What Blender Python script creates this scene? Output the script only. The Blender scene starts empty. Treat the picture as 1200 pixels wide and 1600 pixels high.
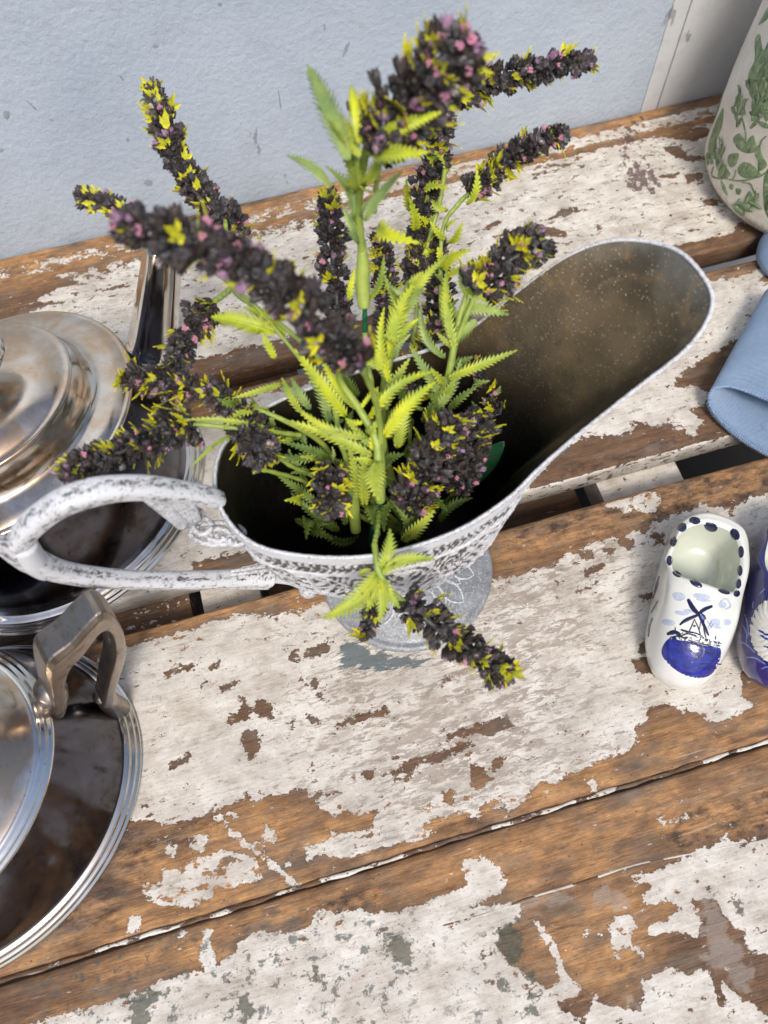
import bpy, math, random
import numpy as np
from mathutils import Vector, Matrix, noise as mnoise
from mathutils.bvhtree import BVHTree
random.seed(7)
K = 0.01                                   # geometry is written in centimetres
scene = bpy.context.scene
C = scene.collection
# ---------------------------------------------------------------- camera
F, H = 1200.0, 42.0
AX = np.array([[0.9616207771839211, -0.27272921698480973, -0.030070834558489707],
               [0.2598578283382504, 0.8700481499424355, 0.4189154160842898],
               [-0.08808739943669514, -0.41065190975398835, 0.9075272001851417]])
cd = bpy.data.cameras.new('camera'); cam = bpy.data.objects.new('camera', cd); C.objects.link(cam)
cd.sensor_fit = 'VERTICAL'; cd.sensor_height = 24; cd.lens = 18.0
cd.clip_start = 0.005; cd.clip_end = 100
M = Matrix([list(AX[:, 0]), list(AX[:, 1]), list(AX[:, 2])]).to_4x4()   # columns become camera axes in the world
M.translation = Vector((0, 0, H * K)); cam.matrix_world = M
cd.dof.use_dof = True; cd.dof.focus_distance = 0.42; cd.dof.aperture_fstop = 7.0
scene.camera = cam
# ---------------------------------------------------------------- light
w = bpy.data.worlds.new('World'); scene.world = w; w.use_nodes = True
nt = w.node_tree; bg = nt.nodes['Background']
sky = nt.nodes.new('ShaderNodeTexSky'); sky.sky_type = 'NISHITA'; sky.sun_disc = False
SUN_EL, SUN_AZ = math.radians(54), math.radians(186)
sky.sun_elevation = SUN_EL; sky.sun_rotation = SUN_AZ
sky.air_density = 1.0; sky.dust_density = 3.0
nt.links.new(sky.outputs[0], bg.inputs[0]); bg.inputs[1].default_value = 0.085
sl = bpy.data.lights.new('sun', 'SUN'); so = bpy.data.objects.new('sun', sl); C.objects.link(so)
sl.energy = 1.5; sl.angle = math.radians(16); sl.color = (1, .95, .88)
sd = Vector((math.sin(SUN_AZ) * math.cos(SUN_EL), math.cos(SUN_AZ) * math.cos(SUN_EL), math.sin(SUN_EL)))
so.rotation_euler = sd.to_track_quat('Z', 'Y').to_euler(); so.location = sd * 3
scene.view_settings.view_transform = 'Standard'; scene.view_settings.look = 'None'
scene.view_settings.exposure = 0.74; scene.view_settings.gamma = 1
scene.cycles.max_bounces = 6

# ---------------------------------------------------------------- projection helpers (used to read places off the photograph)
def at(px, py, z=0.0):
    d = np.array([px - 600.0, -(py - 800.0), -F]) @ AX
    t = (z - H) / d[2]
    return Vector(d * t + np.array([0, 0, H]))
def ray(px, py):
    return Vector(np.array([px - 600.0, -(py - 800.0), -F]) @ AX).normalized()
def at_plane(px, py, c, az):
    d = ray(px, py); n = Vector((-math.sin(az), math.cos(az), 0))
    o = Vector((0, 0, H)); t = n.dot(Vector((c[0], c[1], 0)) - o) / n.dot(d)
    return o + d * t
def to_px(v):
    c = (v - np.array([0, 0, H])) @ AX.T
    return np.stack([600 + F * c[:, 0] / -c[:, 2], 800 - F * c[:, 1] / -c[:, 2]], 1)
CAM = Vector((0, 0, H))

# ---------------------------------------------------------------- object helpers
def tag(o, label=None, cat=None, group=None, kind=None):
    for k, v in (('label', label), ('category', cat), ('group', group), ('kind', kind)):
        if v: o[k] = v
    return o
def empty(name, loc):
    o = bpy.data.objects.new(name, None); C.objects.link(o); o.location = Vector(loc) * K
    o.empty_display_size = .02; return o
def mesh_data(name, V, Fc, mat, org=(0, 0, 0), smooth=True, attrs=None):
    V = np.asarray([tuple(v) for v in V], float) if not isinstance(V, np.ndarray) else V
    me = bpy.data.meshes.new(name)
    me.from_pydata(((V - np.array(org)) * K).tolist(), [], [tuple(f) for f in Fc])
    if smooth: me.polygons.foreach_set('use_smooth', [True] * len(me.polygons))
    for k, a in (attrs or {}).items():
        at_ = me.attributes.new(k, 'FLOAT', 'POINT'); at_.data.foreach_set('value', np.asarray(a, np.float32))
    if mat: me.materials.append(mat)
    me.update(); return me
def mk(name, V, Fc, mat, parent=None, smooth=True, attrs=None, kind=None, org=None):
    po = Vector((0, 0, 0))
    p = parent
    while p is not None: po += p.location / K; p = p.parent
    g = Vector(org) if org is not None else po
    o = bpy.data.objects.new(name, mesh_data(name, V, Fc, mat, tuple(g), smooth, attrs)); C.objects.link(o)
    o.location = (g - po) * K; o.parent = parent
    if kind: o['kind'] = kind
    return o
def inst(name, me, pos, rot, sc, parent, po):
    o = bpy.data.objects.new(name, me); C.objects.link(o); o.parent = parent
    o.location = (Vector(pos) - po) * K; o.rotation_euler = rot
    o.scale = sc if hasattr(sc, '__len__') else (sc, sc, sc); return o
def smoothpath(pts, n, closed=False):
    pts = [np.array(tuple(p), float) for p in pts]; m = len(pts); out = []
    segs = m if closed else m - 1
    for i in range(n):
        t = i / n * segs if closed else i / (n - 1) * segs
        k = min(int(t), segs - 1); f = t - k
        g = (lambda j: pts[j % m]) if closed else (lambda j: pts[min(max(j, 0), m - 1)])
        a, b, c, d = g(k - 1), g(k), g(k + 1), g(k + 2)
        out.append(.5 * (2 * b + (c - a) * f + (2 * a - 5 * b + 4 * c - d) * f * f + (3 * b - a - 3 * c + d) * f ** 3))
    return np.array(out)
def tube(pts, rad, n=10, flat=1.0, up=None, caps=True, closed=False):
    pts = np.asarray(pts, float); m = len(pts)
    if not hasattr(rad, '__len__'): rad = [rad] * m
    rad = np.interp(np.linspace(0, 1, m), np.linspace(0, 1, len(rad)), rad)
    T = np.gradient(pts, axis=0)
    if closed: T = np.roll(pts, -1, 0) - np.roll(pts, 1, 0)
    T /= np.linalg.norm(T, axis=1)[:, None] + 1e-9
    u = np.array(up if up is not None else (0.12, .33, .94)); V = []; Fc = []
    for i in range(m):
        a = np.cross(T[i], u); a /= np.linalg.norm(a) + 1e-9; b = np.cross(a, T[i])
        if up is None: u = b
        for j in range(n):
            t = 2 * math.pi * j / n
            V.append(pts[i] + rad[i] * (math.cos(t) * a + math.sin(t) * flat * b))
    for i in range(m if closed else m - 1):
        i2 = (i + 1) % m
        for j in range(n):
            Fc.append((i * n + j, i * n + (j + 1) % n, i2 * n + (j + 1) % n, i2 * n + j))
    if caps and not closed:
        Fc.append(tuple(range(n))[::-1]); Fc.append(tuple((m - 1) * n + j for j in range(n)))
    return V, Fc
class MB:
    def __init__(s): s.V = []; s.F = []
    def add(s, vf):
        o = len(s.V); s.V += [tuple(v) for v in vf[0]]; s.F += [tuple(i + o for i in f) for f in vf[1]]; return s
def revolve(prof, n, c, az=0, asp=1, z0=0, capb=False, capt=False, wob=0):
    V = []; Fc = []; ca, sa = math.cos(az), math.sin(az)
    for k, (r, z) in enumerate(prof):
        for j in range(n):
            t = 2 * math.pi * j / n; x, y = r * asp * math.cos(t), r * math.sin(t)
            V.append((c[0] + x * ca - y * sa, c[1] + x * sa + y * ca, z0 + z))
    m = len(prof)
    for i in range(m - 1):
        for j in range(n): Fc.append((i * n + j, i * n + (j + 1) % n, (i + 1) * n + (j + 1) % n, (i + 1) * n + j))
    if capb: Fc.append(tuple(range(n))[::-1])
    if capt: Fc.append(tuple((m - 1) * n + j for j in range(n)))
    return V, Fc
def box(x0, x1, y0, y1, z0, z1):
    V = [(x, y, z) for z in (z0, z1) for y in (y0, y1) for x in (x0, x1)]
    return V, [(0, 2, 3, 1), (4, 5, 7, 6), (0, 1, 5, 4), (2, 6, 7, 3), (0, 4, 6, 2), (1, 3, 7, 5)]

# ---------------------------------------------------------------- material helpers
class Mat:
    def __init__(s, name):
        s.m = bpy.data.materials.new(name); s.m.use_nodes = True; s.t = s.m.node_tree
        s.b = s.t.nodes['Principled BSDF']; s.co = s.n('ShaderNodeTexCoord').outputs['Object']
    def n(s, t): return s.t.nodes.new(t)
    def put(s, sock, v):
        if isinstance(v, bpy.types.NodeSocket): s.t.links.new(v, sock)
        elif v is not None:
            if sock.type == 'RGBA' and hasattr(v, '__len__') and len(v) == 3: v = (*v, 1)
            sock.default_value = v
    def vec(s, sc, off=(0, 0, 0), rot=(0, 0, 0), src=None):
        m = s.n('ShaderNodeMapping'); s.put(m.inputs[0], src or s.co)
        m.inputs['Scale'].default_value = [a / K for a in sc]; m.inputs['Location'].default_value = off
        m.inputs['Rotation'].default_value = rot; return m.outputs[0]
    def noise(s, sc, detail=4, rough=.55, dist=0, off=(0, 0, 0), rot=(0, 0, 0)):
        if not hasattr(sc, '__len__'): sc = (sc, sc, sc)
        x = s.n('ShaderNodeTexNoise'); s.put(x.inputs['Vector'], s.vec(sc, off, rot)); x.inputs['Scale'].default_value = 1
        x.inputs['Detail'].default_value = detail; x.inputs['Roughness'].default_value = rough
        x.inputs['Distortion'].default_value = dist; return x.outputs[0]
    def voro(s, sc, feature='F1', out=0, off=(0, 0, 0)):
        x = s.n('ShaderNodeTexVoronoi'); x.feature = feature; s.put(x.inputs['Vector'], s.vec((sc,) * 3 if not hasattr(sc, '__len__') else sc, off))
        x.inputs['Scale'].default_value = 1; return x.outputs[out]
    def attr(s, name):
        x = s.n('ShaderNodeAttribute'); x.attribute_name = name; return x.outputs['Fac']
    def math(s, op, a, b=None, c=None, clamp=False):
        x = s.n('ShaderNodeMath'); x.operation = op; x.use_clamp = clamp; s.put(x.inputs[0], a)
        if b is not None: s.put(x.inputs[1], b)
        if c is not None: s.put(x.inputs[2], c)
        return x.outputs[0]
    def rng(s, v, a, b, c=0, d=1, smooth=False):
        x = s.n('ShaderNodeMapRange'); s.put(x.inputs[0], v)
        if smooth: x.interpolation_type = 'SMOOTHSTEP'
        for i, q in enumerate((a, b, c, d)): x.inputs[i + 1].default_value = q
        return x.outputs[0]
    def mix(s, f, a, b, mode='MIX'):
        x = s.n('ShaderNodeMix'); x.data_type = 'RGBA'; x.blend_type = mode
        s.put(x.inputs[0], f); s.put(x.inputs[6], a); s.put(x.inputs[7], b); return x.outputs[2]
    def ramp(s, v, stops):
        x = s.n('ShaderNodeValToRGB'); s.put(x.inputs[0], v); e = x.color_ramp.elements
        while len(e) < len(stops): e.new(.5)
        for q, (p, c) in zip(e, stops): q.position = p; q.color = (*c, 1)
        return x.outputs[0]
    def bump(s, h, dist, strength=1.0, prev=None):
        x = s.n('ShaderNodeBump'); s.put(x.inputs['Height'], h); x.inputs['Distance'].default_value = dist * K
        x.inputs['Strength'].default_value = strength
        if prev is not None: s.put(x.inputs['Normal'], prev)
        return x.outputs[0]
    def done(s, col=None, rough=None, metal=None, normal=None, coat=None, **kw):
        for k, v in (('Base Color', col), ('Roughness', rough), ('Metallic', metal), ('Normal', normal), ('Coat Weight', coat)):
            if v is not None: s.put(s.b.inputs[k], v)
        for k, v in kw.items(): s.put(s.b.inputs[k.replace('_', ' ')], v)
        return s.m

def wood_material(name, gap=False):
    s = Mat(name)
    bare, warm, dirt, thin, stain, specka = [s.attr(k) for k in ('bare', 'warm', 'dirt', 'thin', 'stain', 'speck')]
    near = s.attr('near'); big = s.noise(.35, 4); edge = s.noise((1.15, 1.5, 1.5), 7, .6, .2); fine = s.noise((4, 5.5, 5.5), 5, .6)
    v = s.math('ADD', bare, s.math('MULTIPLY', s.math('SUBTRACT', edge, .5), .95))
    v = s.math('ADD', v, s.math('MULTIPLY', s.math('SUBTRACT', fine, .5), .55))
    vfine = s.noise((9, 15, 15), 4, .65); v = s.math('ADD', v, s.math('MULTIPLY', s.math('SUBTRACT', vfine, .5), .22))
    chipv = s.math('ADD', s.noise((1.5, 2.4, 2.4), 6, .66, .2, off=(7, 3, 1)), s.math('MULTIPLY', near, .115)); chips = s.rng(chipv, .655, .667)
    chips2 = s.rng(s.noise((3.2, 7, 7), 5, .65, 0, off=(1, 8, 2)), .685, .70)
    m = s.rng(v, .49, .515)
    m = s.math('MAXIMUM', m, s.math('MAXIMUM', chips, chips2))
    left = s.rng(s.math('ADD', s.noise((1.6, 3.6, 3.6), 6, .68, .3, off=(4, 9, 1)), s.math('MULTIPLY', s.math('SUBTRACT', 1, near), .13)), .70, .712)
    m = s.math('MULTIPLY', m, s.math('SUBTRACT', 1, s.math('MULTIPLY', left, s.rng(near, .35, .5))))
    # wood under the paint
    grain = s.noise((.22, 4.2, 4.2), 10, .70, .35); fg = s.noise((1.3, 16, 16), 7, .78)
    blot = s.noise((.35, .8, .8), 5, .6, .4, off=(3, 1, 0))
    wood = s.ramp(s.math('ADD', s.math('MULTIPLY', grain, .5), s.math('MULTIPLY', fg, .5)),
                  [(.32, (.045, .023, .013)), (.44, (.135, .070, .036)), (.55, (.24, .130, .066)), (.70, (.36, .215, .12))])
    orange = s.ramp(s.math('ADD', s.math('MULTIPLY', grain, .5), s.math('MULTIPLY', fg, .5)),
                    [(.33, (.16, .075, .030)), (.45, (.47, .235, .09)), (.57, (.66, .365, .155)), (.72, (.76, .48, .24))])
    wood = s.mix(s.math('MULTIPLY', warm, s.rng(blot, .30, .52)), wood, orange)
    grey = s.mix(s.rng(s.noise((.3, .9, .9), 5, .6, off=(9, 2, 0)), .5, .72), wood, (.20, .165, .135))
    wood = s.mix(.9, wood, grey)
    dk = s.math('MULTIPLY', s.math('MAXIMUM', dirt, .48), s.rng(s.noise((.7, 1.5, 1.5), 8, .75, off=(2, 5, 0)), .42, .60))
    wood = s.mix(dk, wood, (.060, .036, .026))
    holes = s.rng(s.voro((1.4, 1.9, 1.9)), .05, .09, 1, 0)
    wood = s.mix(s.math('MULTIPLY', holes, .8), wood, (.03, .02, .015))
    # paint
    streak = s.noise((.6, 7.5, 7.5), 8, .72, .4, rot=(0, 0, .06)); pn = s.noise(.5, 5, .6, off=(4, 4, 4))
    paint = s.ramp(s.math('ADD', s.math('MULTIPLY', pn, .6), s.math('MULTIPLY', streak, .4)),
                   [(.32, (.36, .31, .25)), (.45, (.61, .56, .49)), (.58, (.75, .71, .645))])
    under = s.ramp(s.noise((.6, 1.4, 1.4), 5), [(.35, (.31, .255, .205)), (.65, (.42, .36, .305))])
    thv = s.math('ADD', s.math('MULTIPLY', thin, .165), s.noise((1.15, 3.8, 3.8), 9, .76, .5, off=(1, 1, 5), rot=(0, 0, .10)))
    thm = s.rng(thv, .63, .655)
    paint = s.mix(s.math('MULTIPLY', thm, .9), paint, under)
    paint = s.mix(s.math('MULTIPLY', s.rng(s.noise((.25, .6, .6), 5, .6, off=(6, 0, 3)), .5, .75), .55), paint, (.44, .385, .335))
    scr = s.rng(s.noise((.5, 9, 9), 3, .5, 1.5, off=(0, 7, 7), rot=(0, 0, .5)), .70, .74)
    paint = s.mix(s.math('MULTIPLY', scr, .45), paint, (.30, .25, .22))
    sp = s.math('MULTIPLY', specka, s.rng(s.noise((1.9, 2.2, 2.2), 7, .7, .2, off=(5, 5, 5)), .555, .60))
    dots = s.rng(s.voro(2.3, off=(3, 3, 0)), .05, .08, .8, 0)
    tealmix = s.mix(s.rng(s.noise(.7, 3, off=(8, 8, 0)), .48, .60), (.075, .095, .09), (.14, .105, .085))
    rim = s.math('MULTIPLY', s.rng(v, .455, .49), s.rng(v, .49, .515, 1, 0))
    col = s.mix(m, paint, wood)
    col = s.mix(s.math('MULTIPLY', sp, .8), col, tealmix)
    col = s.mix(s.math('MULTIPLY', dots, s.math('SUBTRACT', 1, m)), col, (.16, .12, .10))
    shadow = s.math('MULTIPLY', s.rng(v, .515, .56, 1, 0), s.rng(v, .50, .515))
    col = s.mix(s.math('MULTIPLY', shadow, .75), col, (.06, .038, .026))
    stm = s.rng(s.math('ADD', stain, s.math('MULTIPLY', s.math('SUBTRACT', s.noise((2, 2.6, 2.6), 6, .7), .5), 2.2)), .52, .62)
    col = s.mix(s.math('MULTIPLY', stm, .85), col, s.mix(s.rng(fine, .4, .6), (.055, .07, .06), (.12, .115, .07)))
    film = s.attr('film'); fm = s.rng(s.math('ADD', film, s.math('MULTIPLY', s.math('SUBTRACT', edge, .5), 2.0)), .5, .7)
    col = s.mix(s.math('MULTIPLY', fm, .42), col, (.46, .41, .36))
    mar = s.attr('maroon'); mm = s.rng(s.math('ADD', mar, s.math('MULTIPLY', s.math('SUBTRACT', s.noise((2.2, 1.4, 1.4), 7, .7), .5), 2.6)), .62, .67)
    col = s.mix(s.math('MULTIPLY', mm, .85), col, (.10, .05, .055))
    teal = s.attr('teal'); tm = s.rng(s.math('ADD', teal, s.math('MULTIPLY', s.math('SUBTRACT', s.noise((1.0, 4, 4), 7, .72), .5), 1.9)), .5, .60)
    col = s.mix(s.math('MULTIPLY', tm, .9), col, (.085, .125, .135))
    hgt = s.math('SUBTRACT', 1, m)
    crackle = s.rng(s.noise((.5, 13, 13), 5, .7, .3, off=(6, 6, 0)), .60, .66, 0, .75); col = s.mix(s.math('MULTIPLY', crackle, m), col, (.055, .034, .022))
    # grime: soft brown stains, fine pitting and pencil-thin scratches over everything
    grime = s.rng(s.noise((.8, 1.3, 1.3), 9, .76, .3, off=(11, 4, 0)), .46, .68, 0, .85); col = s.mix(grime, col, (.20, .155, .115), 'MULTIPLY') if False else s.mix(s.math('MULTIPLY', grime, .45), col, (.17, .13, .095))
    pit = s.rng(s.noise((6, 9, 9), 5, .8, off=(2, 2, 7)), .58, .66, 0, .6); col = s.mix(pit, col, (.14, .10, .07))
    for k_, (an, sc_) in enumerate(((.9, (.35, 7, 7)), (-.5, (.3, 8, 8)), (.25, (.25, 10, 10)))):
        sc1 = s.rng(s.noise(sc_, 2, .5, .5, off=(k_ * 5 + 1, 3, k_), rot=(0, 0, an)), .735, .75, 0, .5); col = s.mix(sc1, col, (.20, .165, .14) if k_ != 1 else (.60, .55, .50))
    nb = s.bump(hgt, .075, 1.0)
    nb = s.bump(s.math('MULTIPLY', s.math('ADD', grain, fg), m), .045, 1, nb)
    nb = s.bump(s.math('ADD', streak, s.noise(3.5, 6, .7)), .022, .9, nb)
    return s.done(col, s.rng(m, 0, 1, .5, .62), 0, nb, Specular_IOR_Level=.35)
WOOD = wood_material('peeling_painted_wood')

def wall_material(name, base, dark, lumps=.05):
    s = Mat(name)
    n = s.noise(2.6, 3, .5, .3); n2 = s.noise(7, 3, .5); big = s.noise(.09, 5, .6)
    col = s.mix(s.rng(big, .38, .62), base, dark)
    col = s.mix(s.rng(s.noise((.5, .5, .9), 6, .7, off=(4, 4, 1)), .52, .75, 0, .35), col, (.30, .32, .34))
    mk_ = s.rng(s.noise((.5, .5, .22), 5, .6, .2, off=(3, 1, 9)), .70, .72)
    d2 = s.rng(s.voro((.22, .22, .22), off=(2, 0, 1)), .035, .05, 1, 0)
    col = s.mix(s.math('MULTIPLY', s.math('MAXIMUM', mk_, d2), .6), col, (.16, .16, .16))
    nb = s.bump(n, lumps, 1); nb = s.bump(n2, lumps * .35, .9, nb)
    return s.done(col, .42, 0, nb)
BLUE_WALL = wall_material('pale_blue_textured_paint', (.46, .525, .605), (.40, .465, .55), .075)
WHITE_WALL = wall_material('off_white_panel_paint', (.66, .66, .66), (.60, .60, .60), .02)
TRIM = wall_material('grey_white_trim_paint', (.62, .63, .63), (.57, .58, .58), .02)

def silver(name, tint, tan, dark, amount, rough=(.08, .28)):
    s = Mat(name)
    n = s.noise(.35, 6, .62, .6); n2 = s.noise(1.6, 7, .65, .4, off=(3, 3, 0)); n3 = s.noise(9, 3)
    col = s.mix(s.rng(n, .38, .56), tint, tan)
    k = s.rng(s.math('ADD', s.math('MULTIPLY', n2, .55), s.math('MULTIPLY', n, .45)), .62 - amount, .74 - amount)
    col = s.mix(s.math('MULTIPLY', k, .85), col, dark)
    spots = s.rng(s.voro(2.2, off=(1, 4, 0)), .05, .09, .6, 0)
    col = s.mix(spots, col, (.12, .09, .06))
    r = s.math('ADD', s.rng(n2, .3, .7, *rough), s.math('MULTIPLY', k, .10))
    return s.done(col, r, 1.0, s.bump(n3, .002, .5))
SILVER_TOP = silver('tarnished_silver', (.72, .67, .60), (.60, .44, .30), (.26, .19, .13), .02, (.10, .26))  # tan tint carries the reflected wood, mixed with real tarnish
SILVER_BODY = silver('tarnished_silver_dark_reflection', (.10, .105, .135), (.085, .078, .085), (.028, .026, .034), .10, (.10, .24))  # dark navy reflections of the pot sides put into the tarnish colour
SILVER_RIM = silver('polished_silver', (.78, .77, .76), (.66, .62, .56), (.3, .25, .2), -.05, (.06, .16))
SILVER_HANDLE = silver('worn_silver', (.50, .45, .40), (.36, .30, .25), (.13, .10, .085), .08, (.25, .40))

def drybrush(name, wscale=1.0, cov=.5, attr=None, streak=(1, 1, 1)):
    s = Mat(name)
    n = s.noise([3.0 * wscale * q for q in streak], 8, .72, .8); n2 = s.noise([10 * wscale * q for q in streak], 4, .7, off=(2, 2, 2)); n0 = s.noise(.5, 3)
    v = s.math('ADD', s.math('MULTIPLY', n, .55), s.math('MULTIPLY', n2, .35)); v = s.math('ADD', v, s.math('MULTIPLY', n0, .10))
    if attr:
        v = s.math('ADD', s.math('MULTIPLY', s.math('SUBTRACT', v, .5), .8), s.math('ADD', .22, s.math('MULTIPLY', s.attr(attr), .95)))
    f = s.rng(v, cov - .08, cov + .055)
    darkc = s.mix(s.rng(n0, .35, .6), (.075, .072, .070), (.15, .15, .15))
    col = s.mix(f, darkc, s.mix(s.rng(n2, .3, .7), (.56, .565, .58), (.80, .81, .84)))
    return s.done(col, s.rng(f, 0, 1, .42, .62), s.rng(f, 0, 1, .35, 0), s.bump(v, .022, .8))
WHITE_BRUSH = drybrush('white_dry_brushed_metal', 2.6, .475, None, (.6, 1.3, 1.3))
RIM_BRUSH = drybrush('white_rim_paint', 2.4, .445)
HANDLE_BRUSH = drybrush('white_streaked_handle_metal', 5.5, .46, 'relief')
BODY_BRUSH = drybrush('white_brushed_relief_metal', 2.2, .45, 'relief')
def foot_mat():
    s = Mat('grey_brushed_foot_metal'); n = s.noise(1.0, 6, .65); n2 = s.noise((7, 7, 7), 5, .7, 1.0, off=(1, 2, 3)); n3 = s.noise(22, 3)
    col = s.mix(s.rng(n, .35, .65), (.17, .18, .19), (.30, .31, .325)); col = s.mix(s.rng(s.math('ADD', s.math('MULTIPLY', n2, .7), s.math('MULTIPLY', n3, .3)), .50, .62, 0, .75), col, (.56, .575, .60))
    return s.done(col, .5, .15, s.bump(s.math('ADD', n2, s.math('MULTIPLY', n3, .5)), .012, .7))
FOOT_BRUSH = foot_mat()

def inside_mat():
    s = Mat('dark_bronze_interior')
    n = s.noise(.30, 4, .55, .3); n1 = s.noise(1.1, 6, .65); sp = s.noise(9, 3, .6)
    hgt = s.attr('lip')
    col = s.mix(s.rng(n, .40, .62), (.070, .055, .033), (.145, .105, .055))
    col = s.mix(s.math('MULTIPLY', s.rng(s.math('ADD', s.math('MULTIPLY', n, .5), hgt), 1.08, 1.30), .8), col, (.22, .23, .215))  # lit grey of the spout tip painted in by height
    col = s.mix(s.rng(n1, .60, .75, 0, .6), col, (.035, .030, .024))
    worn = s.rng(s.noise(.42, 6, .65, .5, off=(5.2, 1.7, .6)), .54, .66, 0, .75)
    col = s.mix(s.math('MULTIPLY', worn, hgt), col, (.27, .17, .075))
    col = s.mix(s.math('SUBTRACT', 1, s.rng(hgt, .0, .42)), col, (.008, .007, .006))  # shade deep inside the pitcher painted in as near black
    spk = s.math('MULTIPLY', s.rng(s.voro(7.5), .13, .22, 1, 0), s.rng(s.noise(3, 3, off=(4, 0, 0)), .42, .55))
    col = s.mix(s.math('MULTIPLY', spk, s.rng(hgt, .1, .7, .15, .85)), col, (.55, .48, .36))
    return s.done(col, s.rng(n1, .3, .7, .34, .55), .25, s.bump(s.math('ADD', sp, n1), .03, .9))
INSIDE = inside_mat()

def plain(name, c1, c2, sc=2.0, rough=.5, bumpd=.01, metal=0, spec=.5, coat=0, sub=0, c3=None):
    s = Mat(name); n = s.noise(sc, 5, .6)
    col = s.mix(s.rng(n, .35, .65), c1, c2)
    if c3: col = s.mix(s.rng(s.noise(sc * 3, 5, .7, off=(2, 1, 1)), .62, .68), col, c3)
    kw = dict(Specular_IOR_Level=spec)
    s.done(col, rough, metal, s.bump(s.noise(sc * 4, 4, .6), bumpd, .8), coat, **kw)
    if sub: s.b.inputs['Subsurface Weight'].default_value = sub; s.b.inputs['Subsurface Radius'].default_value = (.004, .004, .002)
    return s.m
BUD = [plain('charcoal_bud', (.016, .015, .016), (.080, .074, .076), 2.2, .42, .05, spec=.7, c3=(.20, .185, .19)),
       plain('brown_black_bud', (.014, .010, .009), (.075, .056, .046), 2.2, .6, .05, c3=(.11, .09, .08)),
       plain('plum_grey_bud', (.026, .020, .023), (.105, .088, .092), 2.2, .6, .05)]
PINK = [plain('pink_bud', (.50, .16, .26), (.66, .33, .42), 6, .6, .03), plain('mauve_bud', (.33, .16, .30), (.50, .34, .46), 6, .6, .03)]
PALE = plain('pale_bud', (.62, .55, .55), (.45, .38, .40), 6, .6, .03)
YEL = plain('yellow_bract', (.78, .68, .02), (.48, .50, .03), 3, .5, .01, sub=.1)
LIME = plain('lime_leaf', (.24, .34, .055), (.50, .55, .06), .7, .5, .02, sub=.12, c3=(.14, .12, .03))
YLEAF = plain('yellow_leaf', (.66, .68, .025), (.34, .44, .05), .7, .5, .02, sub=.12, c3=(.30, .32, .04))
PGREEN = plain('pale_green_leaf', (.17, .27, .09), (.38, .46, .12), .7, .5, .02, sub=.12, c3=(.16, .20, .05))
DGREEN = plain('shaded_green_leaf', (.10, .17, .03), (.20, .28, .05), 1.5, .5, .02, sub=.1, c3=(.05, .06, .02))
BGREEN = plain('dark_smooth_leaf', (.010, .06, .025), (.015, .09, .035), 1.5, .4, .01)
STEMG = plain('lime_stem', (.24, .34, .07), (.40, .48, .09), 1.2, .45, .02, sub=.1, c3=(.24, .27, .06))
WIRE = plain('dark_green_wire', (.008, .09, .035), (.015, .15, .06), 1.5, .25, .01)
GLAZE = plain('white_glaze', (.76, .77, .69), (.80, .80, .76), .4, .12, .004, coat=.6)
GLAZE_IN = plain('pale_green_glaze', (.60, .64, .53), (.66, .69, .58), .4, .15, .004, coat=.6)
COBALT = plain('cobalt_paint', (.012, .014, .16), (.03, .04, .33), 2.5, .15, .004, coat=.5)
INK = plain('ink_blue_paint', (.008, .009, .035), (.015, .017, .08), 3, .15, .004, coat=.5)
PALEBLUE = plain('watery_blue_paint', (.45, .50, .64), (.60, .64, .70), 4, .15, .002, coat=.4)
MIDBLUE = plain('mid_blue_paint', (.10, .14, .46), (.22, .27, .56), 4, .15, .002, coat=.4)
BLUEBODY = plain('dark_cobalt_glaze', (.012, .011, .10), (.022, .018, .17), .8, .10, .004, coat=.8)
CREAM = plain('cream_relief', (.72, .70, .62), (.62, .60, .54), 3, .35, .01)
def vase_mat():
    s = Mat('cream_crackle_glaze'); n = s.noise(.6, 5, .6); cr = s.voro(1.6, 'DISTANCE_TO_EDGE')
    col = s.mix(s.rng(n, .35, .65), (.74, .69, .60), (.62, .565, .48))
    col = s.mix(s.rng(s.noise(1.3, 6, .7, off=(3, 0, 0)), .62, .72, 0, .5), col, (.50, .38, .26))
    col = s.mix(s.rng(cr, 0, .02, .4, 0), col, (.35, .30, .22))
    low = s.attr('low'); col = s.mix(s.math('MULTIPLY', low, s.rng(s.noise(2.2, 6, .7), .40, .55)), col, (.24, .17, .09))
    return s.done(col, .4, 0, s.bump(n, .03, .7))
VASE = vase_mat()
def leafprint():
    s = Mat('sage_green_leaf_print'); n = s.noise((3, 3, 1.2), 6, .7, 1.2)
    col = s.ramp(n, [(.36, (.045, .075, .03)), (.47, (.15, .22, .10)), (.60, (.25, .32, .17)), (.68, (.52, .52, .40))])
    return s.done(col, .45, 0, s.bump(n, .03, 1))
PRINT = leafprint()
def cloth_mat():
    s = Mat('light_blue_knit'); a = s.noise((4, 4, 4), 4, .6)
    wv = s.n('ShaderNodeTexWave'); s.put(wv.inputs['Vector'], s.vec((1, 1, 1), rot=(0, 0, .42))); wv.inputs['Scale'].default_value = 3.6
    wv.bands_direction = 'Y'; wv.inputs['Distortion'].default_value = 1.2; wv.inputs['Detail'].default_value = 2
    col = s.mix(s.rng(a, .3, .7), (.27, .42, .64), (.36, .51, .72)); col = s.mix(s.math('MULTIPLY', wv.outputs[1], .5), col, (.19, .32, .54))
    return s.done(col, .9, 0, s.bump(s.math('ADD', wv.outputs[1], s.noise(14, 3)), .06, 1), Sheen_Weight=.3)
CLOTH = cloth_mat()
SCUFF = plain('grey_scuff', (.26, .29, .32), (.34, .38, .42), 4, .6, .01)
DARKWOOD = plain('dark_underside_wood', (.055, .030, .016), (.13, .07, .035), .8, .75, .04)
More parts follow.
